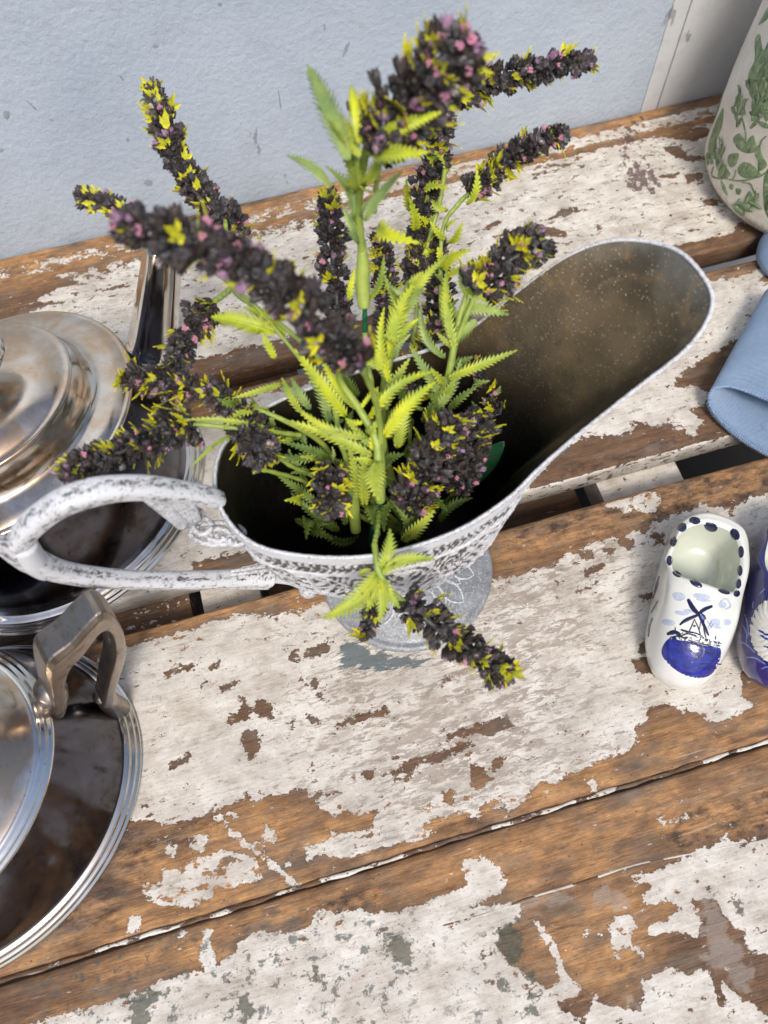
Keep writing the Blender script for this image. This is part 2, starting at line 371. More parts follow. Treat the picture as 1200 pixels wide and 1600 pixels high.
FLOOR = plain('dark_floor', (.006, .004, .003), (.010, .007, .005), .3, .9, .02)

# ---------------------------------------------------------------- the setting
g = mk('floor', *box(-120, 140, -90, 47, -41, -40), FLOOR, kind='structure')
mk('blue_wall', *box(-120, 32.75, 46.6, 50, -40, 90), BLUE_WALL, kind='structure', smooth=False)
bw = bpy.data.objects['blue_wall']
def wall_mark(x, y, rx, ry, a):
    pts = []
    for k in range(12):
        t = k * math.pi / 6; q = (x + (rx * math.cos(t) * math.cos(a) - ry * math.sin(t) * math.sin(a)) * random.uniform(.8, 1.2), y + (rx * math.cos(t) * math.sin(a) + ry * math.sin(t) * math.cos(a)) * random.uniform(.8, 1.2))
        d = ray(*q); tt = 46.6 / d.y; pts.append(Vector((0, 0, H)) + d * tt)
    c = sum(pts, Vector()) / 12; V = [c + Vector((0, -.03, 0))] + [p + Vector((0, -.008, 0)) for p in pts]
    mk('scuff', V, [(0, 1 + k, 1 + (k + 1) % 12) for k in range(12)], SCUFF, bw)
for a_ in ((243, 72, 5, 3.5, 0), (343, 7, 4, 3, 0), (507, 43, 2, 5, 0), (540, 78, 3, 13, .45), (437, 157, 1.2, 18, -.12), (10, 180, 6, 8, -.3), (80, 187, 4, 2, .3), (190, 122, 2, 5, -.6), (232, 286, 7, 5, .2), (50, 165, 12, 1.2, .7), (200, 218, 3, 3, 0), (2, 235, 4, 3, 0)): wall_mark(*a_)
# the bead of trim between the blue wall and the white panel
t_ = MB().add(box(32.75, 34.0, 46.45, 50, -40, 90)); t_.add(box(34.0, 34.25, 46.75, 50, -40, 90))
mk('wall_trim', t_.V, t_.F, TRIM, kind='structure', smooth=False)
mk('white_wall', *box(34.25, 140, 46.55, 50, -40, 90), WHITE_WALL, kind='structure', smooth=False)

# ---------------------------------------------------------------- the plank table
def g3(l): return [(200 + x / 2, 1000 + y / 2) for x, y in l]          # readings off enlarged crops of the photograph
def g4(l): return [(700 + x / 2.4, 1000 + y / 2.4) for x, y in l]
def g6(l): return [(400 + x / 2.4, 800 + y / 2.4) for x, y in l]
def g7(l): return [(900 + x / 4, 750 + y / 4) for x, y in l]
def g2(l): return [(600 + x / 2, y / 2) for x, y in l]
def g5(l): return [(700 + x / 2.4, 350 + y / 2.4) for x, y in l]
def sdist(pts, poly):
    """signed distance in pixels, positive inside"""
    poly = np.array(poly, float); x, y = pts[:, 0], pts[:, 1]
    best = np.full(len(pts), 1e9); ins = np.zeros(len(pts), bool)
    for i in range(len(poly)):
        a, b = poly[i], poly[(i + 1) % len(poly)]; e = b - a
        t = np.clip(((pts - a) @ e) / (e @ e + 1e-9), 0, 1)
        best = np.minimum(best, np.hypot(x - a[0] - t * e[0], y - a[1] - t * e[1]))
        c = ((a[1] > y) != (b[1] > y)) & (x < (b[0] - a[0]) * (y - a[1]) / (b[1] - a[1] + 1e-12) + a[0])
        ins ^= c
    return np.where(ins, best, -best)
SOFT = 34
def mask(px, polys, soft=SOFT, base=None):
    out = np.zeros(len(px)) if base is None else base.copy()
    for p in polys:
        q = np.array(p); lo, hi = q.min(0) - soft, q.max(0) + soft
        k = np.where((px[:, 0] > lo[0]) & (px[:, 0] < hi[0]) & (px[:, 1] > lo[1]) & (px[:, 1] < hi[1]))[0]
        if len(k): out[k] = np.maximum(out[k], np.clip(.5 + sdist(px[k], p) / soft, 0, 1))
    return out
def stroke(pts, wd):
    p = np.array(pts, float); d = np.gradient(p, axis=0); n = np.stack([-d[:, 1], d[:, 0]], 1); n /= np.linalg.norm(n, axis=1)[:, None]
    return [tuple(q) for q in p + n * wd / 2] + [tuple(q) for q in (p - n * wd / 2)[::-1]]

C_BARE = [g3([(-420, 640), (-40, 570), (20, 560), (130, 578), (230, 548), (300, 515), (440, 485), (560, 463), (600, 530), (650, 545), (780, 530), (770, 595), (700, 600), (640, 600), (600, 640), (560, 655), (555, 700), (620, 665), (690, 690), (780, 650), (900, 625), (960, 600), (920, 590), (960, 560), (1060, 545), (1150, 500), (1200, 520)])
          + g4([(60, 655), (120, 660), (190, 600), (230, 640), (290, 600), (350, 535), (400, 545), (440, 510), (520, 480), (560, 450), (640, 435), (710, 385), (705, 320), (755, 310), (750, 265), (800, 245), (900, 260), (1000, 300), (1060, 290), (1150, 250), (1100, 200), (1090, 130), (1400, 110), (1400, 380)]) + [(1200, 1175), (840, 1290), (470, 1405), (0, 1560), (-40, 1570)],
          [(-60, 1120), (180, 1022), (220, 1005), (300, 985), (370, 960), (430, 962), (520, 938), (620, 930), (780, 905), (860, 883), (900, 862)] + g7([(80, 405), (200, 370), (420, 320), (530, 262), (600, 225), (700, 190), (830, 150), (930, 175), (1050, 145), (1100, 100), (1250, 70), (1250, -300)]) + [(1000, 690), (600, 830), (100, 980), (-60, 1030)]]
for l in ([(110, 100), (140, 80), (210, 70), (205, 95), (120, 115)], [(245, 75), (295, 58), (290, 80), (265, 90)], [(285, 145), (345, 130), (340, 150), (295, 162)],
          [(350, 185), (370, 185), (385, 225), (360, 230), (390, 250), (320, 268), (315, 235), (345, 225)], [(395, 210), (450, 188), (450, 245), (410, 250)],
          [(360, 285), (410, 278), (412, 350), (375, 375), (360, 345)], [(125, 390), (195, 350), (195, 390), (135, 405)], [(555, 235), (580, 238), (612, 262), (575, 258)],
          [(655, 270), (700, 240), (710, 265), (670, 278)], [(710, 240), (740, 228), (755, 245), (715, 255)], [(755, 225), (800, 210), (812, 225), (790, 240)],
          [(500, 250), (525, 243), (520, 262)], [(580, 475), (605, 470), (605, 500), (580, 498)], [(740, 410), (775, 408), (765, 450), (742, 450)], [(825, 395), (855, 400), (855, 440), (830, 445)],
          [(860, 390), (950, 350), (1080, 310), (1080, 335), (960, 380), (900, 395), (880, 430), (865, 460)], [(1100, 255), (1190, 235), (1195, 262), (1100, 292), (1000, 312), (1000, 300)],
          [(1065, 380), (1110, 400), (1135, 440), (1090, 475), (1070, 450)], [(980, 480), (1020, 475), (1020, 520), (990, 520)], [(495, 35), (530, 28), (540, 52)], [(550, 30), (620, 5), (628, 38), (560, 52)],
          [(650, 545), (700, 530), (720, 560), (660, 580)], [(360, 470), (378, 470), (376, 486), (362, 486)], [(590, 165), (605, 165), (605, 185), (592, 185)], [(1140, 375), (1180, 370), (1170, 405), (1140, 405)]):
    C_BARE.append(g3(l))
for l in ([(0, 710), (60, 705), (60, 775), (20, 780)], [(300, 800), (360, 765), (378, 790), (320, 812)], [(370, 760), (480, 732), (492, 755), (400, 782)], [(185, 640), (230, 632), (232, 655), (190, 658)],
          [(120, 518), (168, 518), (165, 548), (130, 548)], [(180, 540), (270, 480), (278, 530), (220, 545)], [(750, 835), (880, 775), (960, 800), (900, 835)], [(690, 620), (730, 612), (730, 640), (690, 640)]):
    C_BARE.append(g6(l))
for l in ([(245, 375), (300, 360), (375, 375), (370, 430), (320, 435)], [(450, 350), (540, 335), (548, 400), (480, 410), (490, 370)], [(0, 455), (90, 432), (125, 480), (60, 505)], [(45, 560), (175, 522), (130, 590), (60, 600)],
          [(400, 1030), (455, 985), (460, 1080), (400, 1085)], [(350, 1130), (480, 1100), (530, 1230), (380, 1200)], [(400, 720), (480, 705), (475, 750), (420, 750)], [(170, 430), (240, 422), (235, 455), (180, 458)], [(15, 690), (130, 640), (130, 655), (30, 710)]):
    C_BARE.append(g7(l))
C_PAINT = [g3([(35, 770), (100, 760), (110, 715), (160, 720), (200, 690), (300, 660), (400, 680), (418, 745), (330, 772), (270, 770), (255, 815), (150, 838), (70, 820)]),
           g3([(195, 612), (255, 612), (235, 665), (190, 655)]), g3([(120, 635), (152, 640), (150, 680), (122, 665)]), g3([(425, 565), (468, 600), (455, 628), (425, 612)]), g3([(315, 540), (350, 545), (330, 560)]),
           g3(stroke([(280, 555), (340, 615), (450, 700), (545, 778)], 16)), g3([(380, 640), (420, 630), (425, 650), (390, 655)]), g3([(0, 865), (35, 860), (30, 905), (0, 910)]),
           g4([(515, 525), (545, 530), (570, 575), (545, 570)]), g3([(500, 680), (515, 690), (515, 712), (490, 712)]), [(930, 780), (1010, 765), (1035, 778), (1020, 800), (960, 795)]]
C_WARM = [g3([(-420, 750), (0, 640), (400, 480), (800, 540), (1400, 430), (1400, 700), (0, 1100), (-420, 1200)]), g4([(0, 600), (1300, 150), (1300, 500), (0, 800)]), [(780, 830), (1250, 680), (1250, 740), (780, 890)], [(-50, 950), (520, 800), (520, 945), (-50, 1080)]]
C_DIRT = [g3([(-400, 560), (0, 550), (330, 520), (300, 640), (100, 700), (-10, 900), (-400, 1000)]), g3([(900, 560), (1100, 540), (1200, 560), (1050, 620), (920, 610)]), [(780, 790), (1250, 690), (1250, 790), (780, 880)], g4([(880, 395), (930, 390), (945, 430), (900, 450)]), g4([(0, 640), (180, 600), (100, 720), (0, 760)])]
C_THIN = [g3([(640, 80), (1400, 40), (1400, 480), (900, 600), (640, 480)]), g6([(820, 180), (1300, 60), (1300, 600), (800, 800), (560, 700)])]
C_TEAL = [g6([(300, 500), (345, 470), (440, 520), (600, 545), (650, 545), (600, 590), (430, 600), (320, 580)])]
D_BARE_ALL = 1.0
D_PAINT = [g3([(-500, 1250), (-60, 1130), (80, 1080), (200, 1040), (300, 1010), (385, 912), (470, 915), (560, 905), (590, 850), (700, 850), (860, 850), (1010, 790), (1060, 765), (1050, 690), (1110, 680), (1180, 735)])
           + g4([(120, 808), (180, 850), (240, 900), (180, 945), (90, 1000), (275, 985), (270, 1050), (190, 1090), (190, 1160), (250, 1240), (380, 1310), (440, 1270), (505, 1300), (490, 1340), (400, 1365), (510, 1440)]) + [(900, 1700), (-200, 1700)],
           g4([(690, 890), (760, 870), (880, 820), (960, 780), (1050, 750), (1400, 735), (1400, 1230), (1130, 1165), (1115, 1090), (1040, 1040), (1000, 972), (920, 980), (950, 1040), (940, 1120), (880, 1100), (830, 1090), (770, 1110), (745, 1080), (830, 1050), (885, 1010), (830, 975), (740, 1000), (730, 960), (775, 930)]),
           g4([(505, 1440), (540, 1360), (720, 1392), (742, 1340), (720, 1280), (840, 1228), (900, 1260), (960, 1228), (1000, 1290), (1010, 1360), (1040, 1400), (1035, 1290), (1080, 1330), (1200, 1400), (1400, 1420), (1400, 1750), (480, 1750)]),
           g4([(600, 1070), (640, 1038), (692, 1035), (705, 1080), (680, 1130), (742, 1170), (735, 1192), (660, 1148), (640, 1188), (615, 1150)]), g4(stroke([(330, 1055), (370, 1120), (410, 1190), (445, 1285)], 22)),
           g4([(800, 680), (900, 658), (906, 672), (830, 697)]), g4([(635, 860), (680, 848), (676, 864), (640, 870)]), g4([(785, 738), (803, 738), (800, 750), (788, 750)]), g4([(1020, 740), (1050, 725), (1058, 760), (1030, 755)]),
           g3([(160, 905), (185, 905), (180, 930), (160, 925)]), g3([(225, 915), (262, 905), (268, 1000), (300, 1060), (300, 1140), (270, 1170), (235, 1050)]), g4([(505, 1100), (525, 1090), (525, 1108), (508, 1112)]), g4([(560, 1103), (585, 1108), (580, 1116)])]
D_WARM = [g3([(-420, 1300), (0, 950), (600, 760), (1400, 540), (1400, 700), (700, 860), (300, 1010), (0, 1090)]), g4([(0, 780), (1200, 400), (1400, 380), (1400, 620), (800, 800), (500, 950), (0, 1000)]), g4([(250, 1050), (700, 900), (900, 1000), (700, 1350), (300, 1300)])]
D_DIRT = [g4([(760, 640), (1400, 480), (1400, 760), (860, 830), (800, 780)]), g4([(280, 1280), (740, 1340), (740, 1400), (520, 1400), (480, 1440), (260, 1440)]), g3([(560, 780), (860, 740), (820, 860), (560, 900)]), g4([(200, 1060), (270, 1050), (300, 1160), (360, 1300), (240, 1240)]), g4([(640, 1180), (760, 1220), (700, 1300), (600, 1250)])]
D_STAIN = [g3([(790, 920), (865, 900), (885, 960), (900, 1030), (872, 1052), (835, 1000), (800, 965), (750, 975), (750, 965), (800, 960)]), g3([(540, 1040), (580, 1020), (620, 1060), (610, 1105), (590, 1070), (545, 1055)]),
           g3([(325, 1110), (360, 1100), (400, 1140), (402, 1190), (360, 1190), (335, 1150)]), g3([(1150, 890), (1220, 880), (1240, 1000), (1190, 1010)]), g4([(170, 1080), (240, 1070), (290, 1150), (290, 1200), (240, 1235), (200, 1190)]),
           g4([(180, 1275), (230, 1280), (235, 1320), (185, 1310)]), g4([(280, 1330), (350, 1325), (345, 1350), (290, 1350)]), g4([(265, 1370), (330, 1375), (330, 1400), (265, 1395)]), g4([(260, 1240), (330, 1240), (330, 1290), (280, 1290)]),
           g4([(1068, 955), (1090, 955), (1110, 1000), (1105, 1035), (1085, 1030), (1075, 1000)]), g3([(0, 1120), (120, 1080), (60, 1200), (0, 1250)])]
D_SPECK = [g3([(-300, 950), (380, 860), (900, 780), (950, 900), (900, 1200), (1100, 1300), (-300, 1400)]), g4([(0, 1040), (220, 1040), (320, 1300), (420, 1500), (0, 1500)])]
D_FILM = [g4([(945, 955), (1000, 978), (1040, 1060), (1100, 1150), (1160, 1230), (1150, 1340), (1080, 1320), (1010, 1250), (950, 1160), (950, 1040)]), g4([(550, 950), (650, 920), (690, 1000), (640, 1020), (540, 1010)]), g4([(200, 985), (480, 920), (470, 990), (300, 1030)]), g4([(640, 1320), (740, 1300), (720, 1390), (650, 1360)])]
B_BARE = [g5([(850, 600), (900, 540), (1000, 480), (1060, 440), (1200, 400), (1200, 560), (1160, 600), (1240, 780), (1240, 900), (300, 1100), (300, 980), (420, 850), (500, 800), (620, 790), (690, 780), (690, 740), (760, 760), (850, 740), (860, 770), (920, 790), (960, 750), (920, 700), (980, 650), (960, 620)]),
          g5([(900, 170), (1240, 70), (1240, 140), (1200, 160), (1130, 185), (1100, 200), (960, 215)]), [(1050, 455), (1200, 400), (1200, 388), (1050, 430)], [(280, 560), (480, 500), (480, 560), (430, 580), (280, 600)], [(330, 540), (470, 520), (470, 590), (340, 620)], [(100, 640), (480, 560), (480, 600), (100, 680)], [(300, 880), (460, 840), (480, 900), (300, 940)],
          g5([(1180, 190), (1240, 170), (1240, 215), (1160, 220)]), g5([(920, 400), (945, 402), (945, 415), (925, 415)]), [(420, 560), (480, 545), (480, 590), (420, 600)]]
A_BARE = [g2([(500, 690), (560, 650), (630, 655), (600, 668)]), g2([(300, 712), (350, 690), (370, 692), (330, 715)]), g2([(340, 740), (480, 700), (570, 720), (570, 740), (480, 735)]), g2([(460, 545), (540, 530), (500, 550)]),
          g2([(870, 460), (930, 455), (950, 490), (1010, 485), (1010, 500), (940, 505), (880, 475)]), g2([(860, 550), (925, 540), (900, 560)]), g2([(935, 545), (990, 535), (1000, 560), (950, 572)]), g2([(990, 620), (1040, 620), (1045, 640), (1000, 640)]),
          g2([(780, 420), (860, 400), (1010, 395), (1030, 420), (980, 440), (880, 430), (820, 430)]), g2([(910, 790), (1000, 760), (1080, 740), (1110, 690), (1240, 740), (1240, 800), (910, 840)]), g2([(500, 515), (560, 510), (610, 505), (560, 525)]),
          [(-60, 500), (-60, 440), (60, 425), (130, 440), (80, 455), (40, 480)], [(-40, 560), (0, 485), (60, 470), (120, 472), (60, 480)], [(150, 455), (200, 440), (190, 450)]]
B_DIRT = [g5([(860, 560), (1000, 460), (1060, 440), (1050, 560), (900, 620)]), g5([(300, 900), (1240, 700), (1240, 900), (300, 1100)]), g5([(900, 130), (1240, 60), (1240, 200), (900, 230)])]
A_MAR = [g2([(740, 400), (800, 380), (790, 440), (750, 530), (730, 470)]), g2([(760, 520), (830, 500), (870, 590), (780, 610), (740, 560)]), g2([(770, 370), (800, 365), (790, 385)])]

table = tag(empty('plank_table', (0, 0, -2)), 'rustic wooden plank table with peeling white paint under everything', 'table')
def plank(y0, y1, x0, x1, zt, thick, f, seed, step=.16):
    ny = int((y1 - y0) / step); nx = int((x1 - x0) / step)
    ys = np.linspace(y0, y1, ny); xs = np.linspace(x0, x1, nx)
    prof = [(y0 + .25, -thick), (y0 + .03, -thick + .2), (y0 - .0, -.35), (y0 + .03, -.12)]
    prof += [(y, 0.0) for y in ys[1:-1]]
    prof += [(y1 - .03, -.12), (y1, -.35), (y1 - .03, -thick + .2), (y1 - .25, -thick)]
    m = len(prof); P_ = np.array(prof)
    X = np.repeat(xs, m); Y = np.tile(P_[:, 0], nx); Z = np.tile(P_[:, 1], nx)
    rs = np.random.RandomState(seed)
    def wob(x, a): return sum(a / (k + 1) * np.sin(x * fr + rs.rand() * 6.28) for k, fr in enumerate((.11, .37, .9, 2.3, 5.1)))
    e0 = wob(xs, .028); e1 = wob(xs, .028)
    f0 = np.exp(-(P_[:, 0] - y0) / .6); f1 = np.exp(-(y1 - P_[:, 0]) / .6)
    Y = Y + np.outer(e0, f0).ravel() + np.outer(e1, f1).ravel()
    dx = .012 * np.sin(X * .5 + Y * 1.7) + .01 * np.sin(X * 1.3 - Y * 3.1)
    topm = np.tile((P_[:, 1] > -.01).astype(float), nx)
    Z = Z + zt + dx * topm - .05 * np.exp(-np.minimum(Y - y0, y1 - Y) / .12) * topm
    V = np.stack([X, Y, Z], 1)
    Fc = []
    i = np.arange(nx - 1)[:, None] * m; j = np.arange(m - 1)[None, :]
    a = (i + j).ravel(); Q = np.stack([a, a + m, a + m + 1, a + 1], 1)
    Fc = Q.tolist() + [list(range(m)), list(range((nx - 1) * m, nx * m))[::-1]]
    px = to_px(np.stack([X, Y, np.full_like(X, 0)], 1))
    at_ = dict(bare=np.zeros(len(X)), warm=np.zeros(len(X)), dirt=np.zeros(len(X)), thin=np.zeros(len(X)), stain=np.zeros(len(X)), speck=np.zeros(len(X)), film=np.zeros(len(X)), maroon=np.zeros(len(X)), near=np.zeros(len(X)), teal=np.zeros(len(X)))
    f(px, X, Y, at_)
    o = mk('plank', V, Fc, WOOD, table, attrs=at_); return o
def fC(px, X, Y, a):
    b = mask(px, C_BARE); p = mask(px, C_PAINT); a['bare'] = np.minimum(b, 1 - p)
    out = (X < -24) | (X > 30); 
    a['bare'] = np.where(out, .35 + .5 * (Y < 2.5), a['bare'])
    a['bare'] = np.maximum(a['bare'], .95 * (Y > 15.75))
    a['near'] = np.maximum(mask(px, C_BARE[:2], 150), .75 * mask(px, C_BARE[2:], 60)); a['warm'] = mask(px, C_WARM, 60); a['dirt'] = mask(px, C_DIRT, 60); a['thin'] = .25 + .75 * mask(px, C_THIN, 240); a['teal'] = mask(px, C_TEAL, 46)
def fD(px, X, Y, a):
    p = mask(px, D_PAINT); a['bare'] = 1 - p
    a['near'] = 1 - mask(px, D_PAINT, 130); a['warm'] = mask(px, D_WARM, 60); a['dirt'] = mask(px, D_DIRT, 50); a['stain'] = mask(px, D_STAIN, 34); a['speck'] = mask(px, D_SPECK, 90); a['film'] = mask(px, D_FILM, 50); a['thin'] = np.full(len(X), .15)
def fB(px, X, Y, a):
    a['bare'] = mask(px, B_BARE); a['bare'] = np.maximum(a['bare'], .9 * (Y > 29.6) * (X > -12))
    a['bare'] = np.maximum(a['bare'], np.where(X < -3, .62 * np.clip((Y - 27) / 2, 0, 1), 0))
    a['near'] = mask(px, B_BARE, 110); side = (Y < 17.96); a['bare'] = np.where(side, .2, a['bare']); a['dirt'] = mask(px, B_DIRT, 50); a['thin'] = np.full(len(X), .3); a['warm'] = .5 * (Y > 28)
def fA(px, X, Y, a):
    b = mask(px, A_BARE, 18)
    b = np.maximum(b, np.clip(.5 + (Y - 45.35) / .5, 0, 1)); b = np.maximum(b, .75 * np.exp(-((Y - 43.9) / .55) ** 2))
    b = np.maximum(b, np.clip(.5 + (33.4 - Y) / 1.2, 0, .8) * (X < 8)); b = np.maximum(b, np.clip(.5 + (33.0 - Y) / 1.0, 0, .9) * (X > 28) * (Y > 32.2))
    b = np.maximum(b, .52 * np.clip((Y - 41) / 2, 0, 1) * (X < 6))
    a['near'] = np.maximum(mask(px, A_BARE, 80), .45 + .55 * np.clip((Y - 41.5) / 4, 0, 1)); a['bare'] = b; a['warm'] = np.clip((Y - 42.5) / 2, 0, 1); a['maroon'] = mask(px, A_MAR, 60); a['dirt'] = .5 * (X > 20) * (Y < 34); a['thin'] = np.full(len(X), .4)
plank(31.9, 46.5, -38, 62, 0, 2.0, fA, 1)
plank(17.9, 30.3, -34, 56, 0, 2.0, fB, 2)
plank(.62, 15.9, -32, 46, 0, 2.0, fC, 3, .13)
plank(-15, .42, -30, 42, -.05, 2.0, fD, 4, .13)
def splinter():
    """the raised, splintered lip that runs along the joint"""
    x = np.linspace(-30, 42, 420); rs = np.random.RandomState(5)
    y = .56 + .025 * np.sin(x * .8) + .02 * np.sin(x * 2.9 + 1); z = .02 + .03 * np.sin(x * .35) + .02 * np.sin(x * 1.9)
    r = .085 + .02 * np.sin(x * 1.3) + .018 * np.sin(x * 4.1 + 2) + .02 * rs.rand(len(x))
    V, Fc = tube(np.stack([x, y, z], 1), list(r), 8, .55, up=(0, 0, 1))
    n = len(V); a = {k: np.zeros(n) for k in ('near', 'warm', 'thin', 'stain', 'speck', 'film', 'maroon', 'teal')}
    a['bare'] = np.repeat(.55 + .22 * np.sin(x * .6) + .2 * np.sin(x * 2.2), 8); a['dirt'] = np.full(n, .8); a['near'] = np.full(n, .5)
    mk('splintered_edge', V, Fc, WOOD, table, attrs=a)
    V, Fc = tube(np.stack([x[150:], -4.35 + .05 * np.sin(x[150:] * .7) + .0 * x[150:], np.full(len(x) - 150, -.03)], 1), list(r[150:] * .45), 8, .5, up=(0, 0, 1))
splinter()
def paint_ridge():
    P_ = smoothpath([at(690, 1447), at(760, 1428), at(830, 1402), at(905, 1380), at(990, 1352), at(1060, 1338), at(1210, 1308)], 160); n_ = len(P_)
    P_[:, 2] = -.055 + .012 * np.sin(np.arange(n_) * .3); V, Fc = tube(P_, [.03, .06, .05, .07, .04, .05, .02], 8, .6, up=(0, 0, 1))
    a = {k: np.zeros(len(V)) for k in ('near', 'warm', 'thin', 'stain', 'speck', 'film', 'maroon', 'teal')}; a['bare'] = np.repeat(.42 + .2 * np.sin(np.arange(n_) * .17), 8); a['dirt'] = np.full(len(V), .4)
    mk('paint_ridge', V, Fc, WOOD, table, attrs=a)
paint_ridge()
# battens and struts under the gaps
def under(x0, x1, y0, y1, z0, z1, bare, nm='batten', skew=0):
    nx, ny = max(2, int((x1 - x0) / .3)), max(2, int((y1 - y0) / .3))
    m = MB().add(box(x0, x1, y0, y1, z0, z1)); V = np.array(m.V); V[:, 0] += skew * (V[:, 1] - y0)
    n = len(V); a = {k: np.zeros(n) for k in ('near', 'warm', 'thin', 'stain', 'speck', 'film', 'maroon', 'teal')}
    a['bare'] = np.full(n, bare); a['dirt'] = np.full(n, .5)
    mk(nm, V, m.F, WOOD, table, attrs=a, smooth=False)
under(17.8, 23.2, 2, 44, -4.4, -2.1, .25)
under(-20, -8.6, 2, 44, -4.4, -2.1, .6)
under(8.5, 17.2, 14.5, 19.5, -5.2, -4.5, .95, 'lower_board', 0)
under(-7.9, -4.4, 2, 44, -3.9, -2.15, .3)
under(-4.0, 1.5, 2, 44, -5.4, -3.4, .8)

# ---------------------------------------------------------------- tarnished silver pots
def ridges(r, z, n, step, amp):
    out = []
    for i in range(n):
        for t in (0, .25, .5, .75): out.append((r - i * step - t * step, z + i * step * .55 + amp * math.sin(math.pi * t) * 1.2))
    return out
AZ1 = math.radians(35); c1 = (-14.3, 25.3)
pot = tag(empty('silver_teapot', (*c1, 0)), 'oval tarnished silver teapot with domed lid and tall spout, partly behind the pitcher handle', 'teapot')
base_prof = [(6.6, 0), (7.35, .05), (7.45, .2), (7.4, .32), (7.3, .36), (7.28, .42), (7.3, .52), (7.2, .62), (7.1, .64), (7.08, .72), (7.08, .82), (6.98, .9), (6.8, .92), (6.6, 1.0)]
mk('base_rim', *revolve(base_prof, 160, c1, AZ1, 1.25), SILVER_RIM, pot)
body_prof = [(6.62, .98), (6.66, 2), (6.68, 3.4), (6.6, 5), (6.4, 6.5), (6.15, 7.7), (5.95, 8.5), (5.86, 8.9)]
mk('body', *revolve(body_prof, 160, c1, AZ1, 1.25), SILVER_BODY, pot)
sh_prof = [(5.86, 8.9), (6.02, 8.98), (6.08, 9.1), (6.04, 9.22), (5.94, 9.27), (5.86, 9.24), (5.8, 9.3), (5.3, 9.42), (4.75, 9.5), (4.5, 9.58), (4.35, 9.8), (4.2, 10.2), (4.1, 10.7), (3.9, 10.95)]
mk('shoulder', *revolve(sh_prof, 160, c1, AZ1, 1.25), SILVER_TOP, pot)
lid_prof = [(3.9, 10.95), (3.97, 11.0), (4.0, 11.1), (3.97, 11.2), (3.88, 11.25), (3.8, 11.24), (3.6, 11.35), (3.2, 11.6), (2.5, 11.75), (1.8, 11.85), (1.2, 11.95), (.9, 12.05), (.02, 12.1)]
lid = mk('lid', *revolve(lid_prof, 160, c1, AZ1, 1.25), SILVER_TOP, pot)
kn = [(.8, 12.0), (.6, 12.2), (.55, 12.5), (.9, 12.8), (1.35, 13.1), (1.5, 13.45), (1.35, 13.8), (.9, 14.05), (.3, 14.15), (.01, 14.16)]
mk('knob', *revolve([(a * 1.25, b) for a, b in kn], 48, c1, AZ1, 1.5), SILVER_RIM, lid)
# spout: a faceted tube rising from the body
sp_pts = smoothpath([(-8.9, 30.2, 2.3), (-7.6, 31.4, 3.0), (-6.7, 32, 4.4), (-5.5, 32, 7.5), (-4.4, 32, 10.4), (-4.0, 32, 11.6)], 26)
Vs, Fs = tube(sp_pts, [1.9, 1.75, 1.45, 1.2, 1.0, .95], 40)
Vs = np.array(Vs).reshape(26, 40, 3); ctr = Vs.mean(1, keepdims=True)
th = np.arange(40) * 2 * np.pi / 40; fac = 1 + .05 * np.cos(5 * th)[None, :, None]; Vs = ctr + (Vs - ctr) * fac
mk('spout', Vs.reshape(-1, 3), Fs, SILVER_RIM, pot)
mk('spout_collar', *tube(smoothpath([(-9.2, 30.4, 2.6), (-8.8, 30.7, 3.2)], 4), 2.35, 40), SILVER_BODY, pot)
hp = smoothpath([(c1[0] - 6.6, c1[1] - 4.9, 8.2), (c1[0] - 9.5, c1[1] - 6.8, 9.2), (c1[0] - 11, c1[1] - 7.9, 6), (c1[0] - 9.2, c1[1] - 6.6, 3), (c1[0] - 7, c1[1] - 5.2, 2)], 30)
mk('handle', *tube(hp, .5, 12), SILVER_HANDLE, pot)

AZ2 = math.radians(25); c2 = (-21.0, 9.0)
pot2 = tag(empty('silver_sugar_pot', (*c2, 0)), 'squat tarnished silver lidded pot with angular handle, lower left corner', 'silver pot')
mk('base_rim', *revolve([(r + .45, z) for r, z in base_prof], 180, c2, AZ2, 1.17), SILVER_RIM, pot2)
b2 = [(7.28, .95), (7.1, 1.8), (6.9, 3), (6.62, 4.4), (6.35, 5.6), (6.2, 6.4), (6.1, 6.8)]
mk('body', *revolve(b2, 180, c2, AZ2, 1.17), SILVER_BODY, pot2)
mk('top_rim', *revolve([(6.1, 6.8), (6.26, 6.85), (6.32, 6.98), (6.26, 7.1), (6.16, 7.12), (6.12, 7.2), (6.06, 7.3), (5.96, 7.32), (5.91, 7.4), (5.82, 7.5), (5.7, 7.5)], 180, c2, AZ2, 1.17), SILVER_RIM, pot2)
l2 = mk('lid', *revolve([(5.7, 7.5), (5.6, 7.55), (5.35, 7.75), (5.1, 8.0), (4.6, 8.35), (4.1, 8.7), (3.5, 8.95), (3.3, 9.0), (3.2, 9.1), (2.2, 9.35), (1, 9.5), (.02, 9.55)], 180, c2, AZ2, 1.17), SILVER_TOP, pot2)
mk('knob', *revolve([(.7, 9.45), (.5, 9.8), (.6, 10.1), (1.0, 10.4), (1.1, 10.8), (.8, 11.1), (.02, 11.2)], 40, c2, AZ2, 1.3), SILVER_BODY, l2)
def hpt(x, y, a=18): return at_plane(x, y, c2, math.radians(a))
